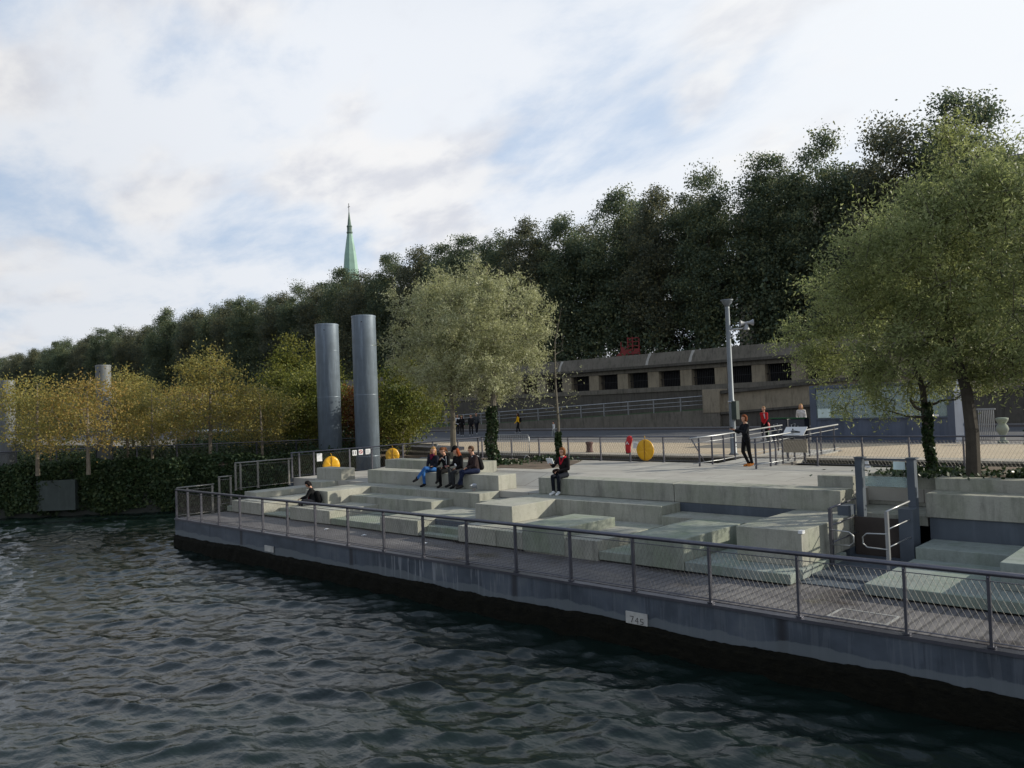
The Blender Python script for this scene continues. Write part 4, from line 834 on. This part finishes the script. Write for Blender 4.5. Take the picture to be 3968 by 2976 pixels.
# left footbridge behind the rail
e=empty('footbridge',(-33,30,2.4),'dark steel footbridge with pale deck edge leading left behind the piles','footbridge')
q=MB().prism([(-41,29.8),(-31.3,26.9),(-30.6,28.2),(-40.4,31.2)],2.62,2.78); at(q,'deck',STEEL,e); q=MB().tube([(-41,29.8,2.83),(-31.2,26.9,2.95)],.05,6); at(q,'deck_edge',GALV,e)
q=MB()
for k in range(8): p=Vector((-41,29.8,2.6)).lerp(Vector((-31.3,26.9,2.6)),k/7); p2=Vector((-41,29.8,2.6)).lerp(Vector((-31.3,26.9,2.6)),min(1,(k+1)/7)); q.tube([tuple(p),(p.x,p.y,1.9)],.03,5); q.tube([(p.x,p.y,1.9),tuple(p2)],.02,5)
at(q,'truss',STEEL,e)
# barge and beige quay objects far left
e=empty('moored_barge',(-62,31,0),'white and beige low barge half hidden by the autumn trees','boat')
q=MB().prism([(-9,-2),(8,-2),(10,0),(8,2),(-9,2)],0,1.7); q.build('hull',simple('barge_dark',(.05,.055,.07),.5),e); q=MB().box(-7,6,-1.5,1.5,1.71,3.6); q.build('cabin',simple('barge_cream',(.30,.27,.21),.6),e); MB().box(-7.3,6.3,-1.7,1.7,3.61,3.75).build('roof',simple('barge_roof',(.3,.31,.33),.5),e)
for k in range(5): MB().box(-6+k*2.4,-4.7+k*2.4,-1.53,-1.49,2.3,3.1).build('window',wm,e)
# fence sign post left by the far ramp and lamp column
tagbox('ramp_sign',(-61.3,-60.8,53.9,53.95,3.2,4.6),PIERC,'small pale upright post sign at the left end of the ramp fence behind the trees','sign')
# ------------------------------------------------------------------ people
SKIN=simple('skin',(.50,.27,.18),.55,0,.1,8,.05)
def fab(name,c,rough=.85): return simple('fabric_'+name,c,rough,0,.28,9,.5)
def remesh(mb,name,mt,par,vox,smooth=2):
    me=mb.mesh(name,mt); o=bpy.data.objects.new(name,me); COL.objects.link(o)
    m_=o.modifiers.new('r','REMESH'); m_.mode='VOXEL'; m_.voxel_size=vox; m_.use_smooth_shade=True
    s_=o.modifiers.new('s','SMOOTH'); s_.iterations=smooth; s_.factor=.5
    nm=bpy.data.meshes.new_from_object(o.evaluated_get(bpy.context.evaluated_depsgraph_get())); o.modifiers.clear(); o.data=nm; nm.materials.clear(); nm.materials.append(mt); nm.name=name
    o.parent=par; return o
V=Vector
def person(loc,rz,label,J,h=1.0,top=(.02,.02,.022),bot=(.02,.02,.022),shoe=(.02,.02,.02),hair=(.08,.04,.02),hair_style='short',vox=.014,extras=(),group=None,coat=0,sleeve=1,skin=None,fingers=True,look=0,tilt=0,nod=0,build=1.0,skirt=False):
    """J: joints dict (local, facing -Y, z=0 at the feet)"""
    e=empty('person',loc,label,'person',group,rz); e.scale=(h,h,h)
    sk=skin or SKIN; j={k:V(v) for k,v in J.items()}; B_=build
    pel,ch,nk=j['pelvis'],j['chest'],j['neck']
    up=(nk-pel).normalized(); sx=(j['shR']-j['shL']).normalized()
    Hq=Euler((nod,tilt,look),'XYZ').to_matrix(); hc=j['neck']+V((0,0,.0))+up*.06+Hq@V((0,-.015,.115))
    def hp(x,y,z): return tuple(hc+Hq@V((x,y,z)))
    b=MB()
    # head
    b.cone(hp(0,.012,.028),.085,hp(0,-.012,.02),.083,16); b.cone(hp(0,-.02,-.03),.066,hp(0,-.045,-.075),.042,14); b.cone(hp(-.03,-.03,-.045),.04,hp(.03,-.03,-.045),.04,10)
    b.cone(tuple(nk-up*.02),.055*B_**.5,hp(0,.012,-.05),.052,12)
    b.cone(hp(0,-.088,.01),.010,hp(0,-.108,-.022),.014,8); b.cone(hp(-.018,-.083,-.055),.012,hp(.018,-.083,-.055),.012,8)   # nose, lips
    b.cone(hp(-.035,-.082,.022),.014,hp(.035,-.082,.022),.014,8)                                                          # brow
    for s_ in (-1,1): b.cone(hp(s_*.086,.0,.012),.016,hp(s_*.088,.006,-.02),.012,8)
    # torso core and limbs
    b.cone(tuple(pel),.10*B_,tuple(ch),.105*B_); b.cone(tuple(ch-sx*.06),.08*B_,tuple(ch+sx*.06),.08*B_)
    for s_ in 'LR':
        b.cone(tuple(j['sh'+s_]),.045,tuple(j['el'+s_]),.036); b.cone(tuple(j['el'+s_]),.034,tuple(j['wr'+s_]),.024); b.cone(tuple(nk-up*.05),.05,tuple(j['sh'+s_]),.045)
        b.cone(tuple(j['hip'+s_]),.075*B_,tuple(j['kn'+s_]),.052); b.cone(tuple(j['kn'+s_]),.048,tuple(j['an'+s_]),.034); b.cone(tuple(j['an'+s_]),.030,tuple(j['to'+s_].lerp(j['an'+s_],.25)),.020)
        hd=(j['ha'+s_]-j['wr'+s_]).normalized(); b.cone(tuple(j['wr'+s_]),.024,tuple(j['wr'+s_]+hd*.035),.026); 
        side=hd.cross(V((0,0,1))); side=side.normalized() if side.length>.2 else V((1,0,0)); b.cone(tuple(j['wr'+s_]+hd*.05-side*.017),.017,tuple(j['wr'+s_]+hd*.075+side*.017),.017)
    body=remesh(b,'body',sk,e,vox,1)
    if fingers:
        f_=MB()
        for s_ in 'LR':
            wr=j['wr'+s_]; hd=(j['ha'+s_]-wr).normalized(); side=hd.cross(V((0,0,1))); side=side.normalized() if side.length>.2 else V((1,0,0)); dn=side.cross(hd); dn=dn if dn.z<0 else -dn
            for k in range(4):
                o_=(-.024+.016*k); L=(.062,.072,.068,.052)[k]; p0=wr+hd*.07+side*o_; p1=p0+hd*L*.5+dn*.008; p2=p1+hd*L*.28+dn*.022; p3=p2+hd*L*.1+dn*.022
                f_.tube([tuple(p0),tuple(p1),tuple(p2),tuple(p3)],[.0095,.009,.008,.006],6)
            sg=1 if s_=='L' else -1; p0=wr+hd*.03-side*.02*sg; f_.tube([tuple(p0),tuple(p0+hd*.03-side*.03*sg),tuple(p0+hd*.055-side*.03*sg+dn*.012)],[.012,.0105,.008],6)
        # fold fingers into the body mesh
        bm=bmesh.new(); bm.from_mesh(body.data); tm=f_.mesh('t',sk,True); bm.from_mesh(tm); bm.to_mesh(body.data); bm.free(); bpy.data.meshes.remove(tm)
        ey=MB()
        for s_ in (-1,1): ey.ell(hp(s_*.031,-.079,.0),(.010,.006,.006),8)
        ey.build('eyes',BLACK,e,True)
    # top
    t=MB(); g_=.022
    t.cone(tuple(pel+up*.02),.118*B_,tuple(ch),.128*B_,14); t.cone(tuple(ch-sx*.07),.098*B_,tuple(ch+sx*.07),.098*B_,12); t.cone(tuple(pel-sx*.06+up*.03),.095*B_,tuple(pel+sx*.06+up*.03),.095*B_,12)
    for s_ in 'LR':
        t.cone(tuple(nk-up*.045),.062,tuple(j['sh'+s_]),.066*B_); t.cone(tuple(j['sh'+s_]),.066*B_,tuple(j['el'+s_]),.054); 
        if sleeve: t.cone(tuple(j['el'+s_]),.052,tuple(j['wr'+s_].lerp(j['el'+s_],.06)),.036)
    if coat:
        for s_ in 'LR': t.cone(tuple(j['hip'+s_]),.105*B_,tuple(j['hip'+s_].lerp(j['kn'+s_],coat)),.10*B_)
    for k in range(3):  # soft folds
        t.cone(tuple(pel+up*(.08+.07*k)-sx*.1),.052,tuple(pel+up*(.10+.07*k)+sx*.1),.05,8) if k!=1 else None
    remesh(t,'jacket',fab('%02x%02x%02x'%tuple(int(255*c) for c in top),top),e,vox,2)
    t=MB(); t.cone(tuple(pel-sx*.06),.10*B_,tuple(pel+sx*.06),.10*B_)
    for s_ in 'LR': t.cone(tuple(j['hip'+s_]),.092*B_,tuple(j['kn'+s_]),.066); t.cone(tuple(j['kn'+s_]),.064,tuple(j['an'+s_].lerp(j['kn'+s_],.03)),.050)
    remesh(t,'trousers',fab('%02x%02x%02x'%tuple(int(255*c) for c in bot),bot),e,vox,2)
    for s_ in 'LR':
        t=MB(); an,to=j['an'+s_],j['to'+s_]; d_=(to-an); t.cone(tuple(an+V((0,0,.03))),.048,tuple(an+d_*.1-V((0,0,.02))),.048); t.cone(tuple(an+d_*.05-V((0,0,.02))),.047,tuple(to+d_.normalized()*.015),.040); t.cone(tuple(an-d_.normalized()*.035-V((0,0,.02))),.040,tuple(an+d_*.3-V((0,0,.02))),.042)
        remesh(t,'shoe',fab('s%02x%02x%02x'%tuple(int(255*c) for c in shoe),shoe),e,vox,1)
    # hair
    t=MB(); hm=fab('hair%02x%02x%02x'%tuple(int(255*c) for c in hair),hair)
    t.cone(hp(0,.022,.045),.088,hp(0,.002,.055),.086,16); t.cone(hp(0,.03,.0),.082,hp(0,.03,.04),.086,14)
    if hair_style=='long':
        for s_ in (-1,1): t.cone(hp(s_*.06,.03,.0),.05,hp(s_*.085,.01,-.20),.034,10)
        t.cone(hp(0,.06,0),.07,hp(0,.06,-.20),.06,10)
    if hair_style=='bob':
        for s_ in (-1,1): t.cone(hp(s_*.062,.02,.03),.05,hp(s_*.07,.015,-.06),.045,10)
        t.cone(hp(0,.05,0),.075,hp(0,.05,-.06),.065,10); t.cone(hp(-.05,-.02,.085),.04,hp(.05,-.02,.085),.04,10)
    if hair_style=='tail': t.cone(hp(0,.09,.06),.03,hp(0,.15,.03),.035,10); t.cone(hp(0,.15,.03),.035,hp(.02,.15,-.13),.018,10)
    if hair_style!='hood': remesh(t,'hair',hm,e,vox,2 if hair_style!='short' else 1)
    ctx=dict(e=e,j=j,hp=hp,up=up,sx=sx,vox=vox,nk=nk,ch=ch,pel=pel)
    for fn in extras: fn(ctx)
    return e
def ex(name,cones,c,vox=None,mt=None):
    def f_(x):
        t=MB()
        for (p0,r0,p1,r1) in cones(x): t.cone(tuple(p0),r0,tuple(p1),r1,10)
        remesh(t,name,mt or fab('x%02x%02x%02x'%tuple(int(255*q) for q in c),c),x['e'],vox or x['vox'],1)
    return f_
def exbox(name,fn,mt):
    def f_(x): fn(x).build(name,mt,x['e'],False)
    return f_
def sit(lean=.0,side=0.,sp=.09,kn=.44,kz=.50,fy=-.42,crossed=None,arms='lap',seat=.48,hipz=.56):
    P_=V((0,0,hipz)); up=V((side,-lean,1)).normalized(); ch=P_+up*.34; nk=P_+up*.52; sx=V((1,0,-side)).normalized()
    j=dict(pelvis=P_,chest=ch,neck=nk,shL=nk-up*.06-sx*.165,shR=nk-up*.06+sx*.165,hipL=P_-V((sp,0,0)),hipR=P_+V((sp,0,0)))
    j['knL']=V((-sp-.01,-kn,kz+.03)); j['knR']=V((sp+.01,-kn,kz+.03)); j['anL']=V((-sp,fy,.09)); j['anR']=V((sp,fy,.09)); j['toL']=V((-sp-.02,fy-.15,.035)); j['toR']=V((sp+.02,fy-.15,.035))
    if crossed=='R': j['knR']=V((-.02,-kn,kz+.14)); j['anR']=V((-.25,-kn-.16,.30)); j['toR']=V((-.31,-kn-.27,.22))
    if crossed=='L': j['knL']=V((.02,-kn,kz+.14)); j['anL']=V((.2,-kn-.12,.27)); j['toL']=V((.25,-kn-.24,.19))
    for s_,sg in (('L',-1),('R',1)):
        sh=j['sh'+s_]
        if arms=='lap': j['el'+s_]=sh+V((sg*.05,-.06,-.27)); j['wr'+s_]=V((sg*.06,-.27,.66)); j['ha'+s_]=V((sg*.0,-.33,.64))
    return j
def walk(ph=.25,h=1,arm=.2):
    P_=V((0,0,.93)); up=V((0,-.03,1)).normalized(); nk=P_+up*.50
    j=dict(pelvis=P_,chest=P_+up*.33,neck=nk,shL=nk-V((.165,0,.06)),shR=nk+V((.165,0,-.06)),hipL=P_-V((.09,0,0)),hipR=P_+V((.09,0,0)))
    j['knL']=V((-.09,-ph*.6-.04,.5)); j['anL']=V((-.08,-ph,.09)); j['toL']=V((-.09,-ph-.16,.04)); j['knR']=V((.09,ph*.25-.03,.49)); j['anR']=V((.08,ph,.11)); j['toR']=V((.09,ph-.14,.03))
    for s_,sg,a in (('L',-1,arm),('R',1,-arm)): sh=j['sh'+s_]; j['el'+s_]=sh+V((sg*.04,a*.4+.03,-.28)); j['wr'+s_]=sh+V((sg*.03,a*.9-.08,-.50)); j['ha'+s_]=sh+V((sg*.02,a*.9-.12,-.58))
    return j
JE=(.03,.11,.30)
# 1 woman in jeans
j=sit(.12,.10,crossed='R'); j['haR']=V((.2,-.2,.75)); 
person((-21.55,18.36,2.10),R(10),'person with long fair hair, wine-red scarf and blue jeans, legs crossed',j,1,(.018,.020,.03),(.035,.12,.33),(.015,.015,.018),(.36,.21,.09),'long',.012,look=R(40),tilt=R(6),nod=R(10),group=None,
 extras=(ex('scarf',lambda x:[(x['nk']+V((-.05,-.06,.0)),.05,x['nk']+V((.05,-.06,.0)),.05),(x['nk']+V((0,-.08,-.02)),.055,x['nk']+V((0,-.13,-.12)),.04)],(.10,.01,.03)),))
# 2 ponytail
j=sit(.16,-.02,crossed='L'); j['elL']=V((-.25,-.14,.78)); j['wrL']=V((-.07,-.26,.93)); j['haL']=V((-.03,-.22,1.0)); j['anL']=V((.1,-.56,.26)); j['toL']=V((.14,-.67,.2))
person((-20.85,18.36,2.10),R(4),'person in black with brown ponytail and one hand at the mouth',j,1,(.012,.012,.013),(.010,.010,.011),(.02,.018,.017),(.13,.055,.025),'tail',.012,look=R(-15),tilt=R(-4),nod=R(25),
 extras=(ex('white_bag_strap',lambda x:[(x['j']['shR']+V((-.02,-.09,.02)),.012,x['pel']+V((.14,-.14,.08)),.012)],(.7,.7,.7),.01),ex('white_cord',lambda x:[(x['ch']+V((-.06,-.15,.05)),.010,x['ch']+V((.02,-.16,.09)),.010),(x['ch']+V((.02,-.16,.09)),.01,x['ch']+V((.1,-.13,.02)),.01)],(.7,.7,.7),.008)))
# 3 cap, red hair
j=sit(.14,-.06,crossed='L'); j['anL']=V((.03,-.52,.16)); j['toL']=V((-.02,-.66,.09)); j['knL']=V((-.06,-.44,.6)); j['elL']=V((-.24,-.1,.78)); j['wrL']=V((-.2,-.33,.74)); j['haL']=V((-.26,-.4,.74))
person((-20.15,18.36,2.10),R(0),'person in a black cap with red hair and dark clothes, holding out a phone',j,1,(.014,.014,.015),(.03,.032,.035),(.02,.02,.02),(.22,.055,.02),'long',.012,look=R(-30),tilt=R(-8),nod=R(22),
 extras=(ex('cap',lambda x:[(x['hp'](0,.02,.10),.098,x['hp'](0,.0,.095),.098),(x['hp'](0,-.08,.07),.05,x['hp'](0,-.12,.055),.04)],(.008,.008,.009)),exbox('phone',lambda x:MB().box(x['j']['haL'].x-.06,x['j']['haL'].x+.06,x['j']['haL'].y-.035,x['j']['haL'].y+.035,x['j']['haL'].z+.0,x['j']['haL'].z+.012),simple('pink_phone',(.5,.2,.24),.4)),
 ex('white_bag',lambda x:[(x['ch']+V((-.02,-.16,-.10)),.03,x['ch']+V((.03,-.165,-.15)),.03)],(.6,.6,.6),.01)))
# 4 man backpack
j=sit(.16,-.05,kn=.46); j['knL']=V((-.14,-.46,.55)); j['knR']=V((.06,-.46,.55)); j['anL']=V((-.06,-.5,.10)); j['toL']=V((-.14,-.63,.05)); j['anR']=V((-.14,-.56,.16)); j['toR']=V((-.24,-.66,.12)); j['wrL']=V((-.1,-.3,.66)); j['haL']=V((-.14,-.38,.62)); j['wrR']=V((.0,-.3,.68)); j['haR']=V((-.1,-.37,.63))
person((-19.42,18.38,2.10),R(-18),'person with short hair, dark brown jacket and white-strapped backpack, rightmost of the group',j,1.03,(.035,.024,.024),(.016,.022,.05),(.03,.028,.026),(.11,.065,.04),'short',.012,look=R(-28),nod=R(12),build=1.12,
 extras=(ex('backpack',lambda x:[(x['ch']+V((0,.2,-.02)),.10,x['pel']+V((0,.2,.10)),.10)],(.012,.012,.013)),ex('backpack_strap',lambda x:[(x['j']['shR']+V((-.04,-.10,.0)),.012,x['j']['shR']+V((-.02,.0,.07)),.012),(x['j']['shR']+V((-.02,.0,.07)),.012,x['j']['shR']+V((-.01,.12,.0)),.012)],(.7,.7,.7),.009)))
# 5 woman with tablet
j=sit(.02,.0,kn=.44,fy=-.44); j['knL']=V((-.11,-.44,.54)); j['knR']=V((.10,-.44,.54)); j['elL']=V((-.26,-.16,.82)); j['wrL']=V((-.19,-.38,.90)); j['haL']=V((-.17,-.46,.95)); j['wrR']=V((-.0,-.28,.70)); j['haR']=V((-.06,-.35,.68))
def tablet(x):
    h_=x['j']['haL']; c=h_+V((.02,-.03,.06)); a=V((.09,.025,0)); b=V((-.015,-.025,.08)); n_=V((0,-.008,-.003)); v=[c-a-b,c+a-b,c+a+b,c-a+b]; return MB().add([tuple(q+n_) for q in v]+[tuple(q-n_) for q in v],[(0,1,2,3),(7,6,5,4),(0,4,5,1),(1,5,6,2),(2,6,7,3),(3,7,4,0)])
def glasses(x):
    q=MB()
    for s_ in (-1,1): q.tube([tuple(V(x['hp'](s_*.034+.022*math.cos(a),-.093,.0+.016*math.sin(a)))) for a in [k*.785 for k in range(9)]],.0028,4); q.tube([x['hp'](s_*.056,-.09,.003),x['hp'](s_*.09,.0,.012)],.0028,4)
    return q
person((-15.62,18.40,2.10),R(8),'person with curly reddish hair and red-lined black jacket looking at a white tablet',j,1,(.016,.014,.015),(.010,.012,.018),(.62,.63,.63),(.20,.085,.035),'bob',.012,look=R(-12),
 extras=(ex('red_lining',lambda x:[(x['nk']+V((.07,-.06,.0)),.030,x['ch']+V((.0,-.135,-.02)),.016),(x['nk']+V((-.07,-.06,.0)),.028,x['ch']+V((-.02,-.135,-.02)),.016),(x['nk']+V((-.06,.05,.01)),.035,x['nk']+V((.06,.05,.01)),.035),(x['nk']+V((.06,.05,.01)),.035,x['nk']+V((.09,-.04,.0)),.03)],(.36,.015,.03)),
 ex('grey_collar',lambda x:[(x['nk']+V((-.03,-.045,.02)),.032,x['nk']+V((.03,-.045,.02)),.032)],(.35,.35,.35)),exbox('tablet',tablet,simple('tablet_back',(.62,.65,.68),.4)),exbox('glasses',glasses,BLACK),
 ex('handbag',lambda x:[(V((-.12,-.30,.68)),.075,V((-.04,-.28,.70)),.075)],(.02,.012,.01))))
# 6 lone man sitting on the left block, seen side-on, legs drawn up
j=sit(.16,.0,kn=.40,kz=.12,hipz=.12); j['knL']=V((-.26,-.34,.17)); j['knR']=V((.24,-.34,.20)); j['anL']=V((.12,-.42,.06)); j['anR']=V((-.14,-.5,.06)); j['toL']=V((.24,-.46,.05)); j['toR']=V((-.26,-.54,.05))
for s_,sg in (('L',-1),('R',1)): j['el'+s_]=j['sh'+s_]+V((sg*.06,-.14,-.24)); j['wr'+s_]=V((sg*.05,-.44,.26)); j['ha'+s_]=V((sg*.03,-.52,.24))
person((-24.12,15.1,1.65),R(-38),'person in a black jacket and red shirt sitting cross-legged alone, head bent over a phone',j,.93,(.012,.012,.014),(.016,.017,.022),(.02,.02,.02),(.012,.010,.010),'bob',.012,look=R(0),nod=R(38),build=1.1,
 extras=(ex('red_shirt',lambda x:[(x['ch']+V((0,-.11,.02)),.055,x['pel']+V((0,-.14,.10)),.05)],(.11,.008,.02)),ex('backpack',lambda x:[(x['ch']+V((.05,.2,-.05)),.12,x['pel']+V((.05,.22,.06)),.12)],(.010,.010,.011))))
# 7 standing woman on the deck by the gangway
j=walk(.05,1,.05); j['elL']=V((-.2,-.15,1.14)); j['wrL']=V((-.13,-.40,1.24)); j['haL']=V((-.12,-.47,1.28)); j['elR']=V((.2,-.15,1.14)); j['wrR']=V((.0,-.40,1.24)); j['haR']=V((-.05,-.47,1.28)); j['knL']=V((-.09,-.08,.5)); j['anR']=V((.05,.16,.09)); j['toR']=V((.05,.02,.035)); j['anL']=V((-.05,.1,.09)); j['toL']=V((-.06,-.05,.035)); j['knR']=V((.07,.05,.5))
person((-12.75,24.35,2.50),R(-30),'standing person with red-brown hair, black jacket, leggings and orange shoes raising a camera',j,.985,(.014,.015,.018),(.008,.008,.009),(.55,.2,.05),(.15,.05,.022),'bob',.014,look=R(0),
 extras=(ex('blue_shirt_hem',lambda x:[(x['pel']+V((-.1,-.01,-.03)),.078,x['pel']+V((.1,.0,-.03)),.078)],(.05,.07,.22)),exbox('camera',lambda x:MB().box(-.12,-.02,-.5,-.46,1.27,1.33),BLACK)))
# background people
def bg(loc,rz,lab,top,bot,hair,hs='short',h=1,ph=.25,shoe=(.3,.3,.3),extras=(),coat=0,grp=None,j=None,arm=.2):
    return person(loc,rz,lab,j or walk(ph,1,arm),h,top,bot,shoe,hair,hs,.024,extras,grp,coat,1,None,False)
bp=lambda c:ex('backpack',lambda x:[(x['ch']+V((0,.18,0)),.11,x['pel']+V((0,.18,.12)),.11)],c)
Ggrp='people walking together on the far road'
bg((-47.9,43.5,2.58),R(60),'person in white long-sleeved top with black waistcoat, leftmost of the walking group',(.55,.55,.55),(.02,.02,.022),(.03,.02,.015),extras=(ex('waistcoat',lambda x:[(x['ch'],.136,x['pel']+V((0,0,.1)),.132)],(.012,.012,.013)),),h=1.0,ph=.12,grp=Ggrp)
bg((-46.1,42.3,2.58),R(50),'person all in black walking second from the left in the group',(.012,.012,.013),(.012,.012,.013),(.02,.015,.01),'long',h=.97,ph=.14,grp=Ggrp)
bg((-46.0,43.2,2.58),R(40),'person in black jacket and black trousers, half hidden third in the walking group',(.02,.02,.022),(.015,.015,.018),(.05,.03,.02),'short',h=.98,ph=.2,grp=Ggrp)
bg((-47.6,45.3,2.58),R(60),'person in grey-black jacket with shoulder bag striding, rightmost of the walking group',(.05,.055,.06),(.018,.018,.02),(.03,.02,.015),'short',h=1.04,ph=.33,extras=(ex('shoulder_bag',lambda x:[(x['pel']+V((.22,.0,.0)),.07,x['pel']+V((.22,.04,.10)),.07)],(.012,.012,.013)),),grp=Ggrp)
bg((-45.5,44.9,2.58),R(70),'person in pale trousers walking behind the ivy-covered trunk',(.28,.28,.29),(.22,.24,.32),(.03,.02,.015),'long',h=.97,ph=.3,extras=(bp((.012,.012,.013)),))
bg((-43.9,46.4,2.58),R(-60),'person in bright yellow and orange top with black backpack crossing the road',(.75,.42,.02),(.012,.012,.013),(.04,.02,.015),'long',h=.95,ph=.18,extras=(bp((.012,.012,.013)),ex('dark_scarf',lambda x:[(x['nk']+V((0,-.05,0)),.085,x['ch']+V((0,-.07,.02)),.11)],(.03,.02,.03))))
bg((-34.9,40.3,2.59),R(-20),'child in a white and striped top with grey trousers by the thin tree',(.55,.56,.57),(.28,.3,.3),(.02,.015,.012),h=.62,ph=.2)
bg((-77,59,2.95),R(90),'person in a long white coat walking far left near the ramp',(.6,.6,.6),(.02,.02,.022),(.02,.015,.012),h=1.0,ph=.3,coat=.8)
bg((-18.3,36.9,2.6),R(-10),'person in a red jacket with white trim standing on the quay left of the bins',(.42,.02,.025),(.012,.012,.014),(.30,.18,.10),h=.98,ph=.05,extras=(ex('white_trim',lambda x:[(x['ch']+V((.08,-.1,.1)),.03,x['pel']+V((.10,-.08,.2)),.03)],(.6,.6,.6)),))
bg((-17.9,40.2,2.6),R(30),'person with long blond hair in a white top behind the bins',(.6,.57,.53),(.1,.1,.12),(.42,.25,.11),'long',h=1.0,ph=.05)
# ------------------------------------------------------------------ pigeon
e=empty('pigeon',(-18.86,17.72,2.1),'small grey pigeon pecking on the tier beside the seated group','pigeon',None,R(200)); e.scale=(1.3,1.3,1.45); PG=simple('pigeon_grey',(.33,.35,.38),.8,0,.3,20); 
t=MB(); t.cone((0,0,.11),.055,(0,-.09,.115),.045); t.cone((0,.05,.11),.045,(0,.15,.13),.015); t.cone((0,-.11,.12),.032,(0,-.15,.07),.022); t.cone((0,-.15,.07),.022,(0,-.165,.055),.022); remesh(t,'body',PG,e,.007,1)
for s_ in (-1,1): t=MB(); t.cone((s_*.045,-.05,.125),.022,(s_*.035,.12,.125),.010); remesh(t,'wing',simple('pigeon_wing',(.32,.34,.36),.8,0,.4,25),e,.006,1); MB().tube([(s_*.02,0,.07),(s_*.02,-.005,.0),(s_*.02,-.03,.002)],.004,5).build('leg',simple('pigeon_leg',(.35,.1,.08),.6),e)
MB().cone((0,-.175,.045),.007,(0,-.19,.03),.003,6).build('beak',BLACK,e,True)
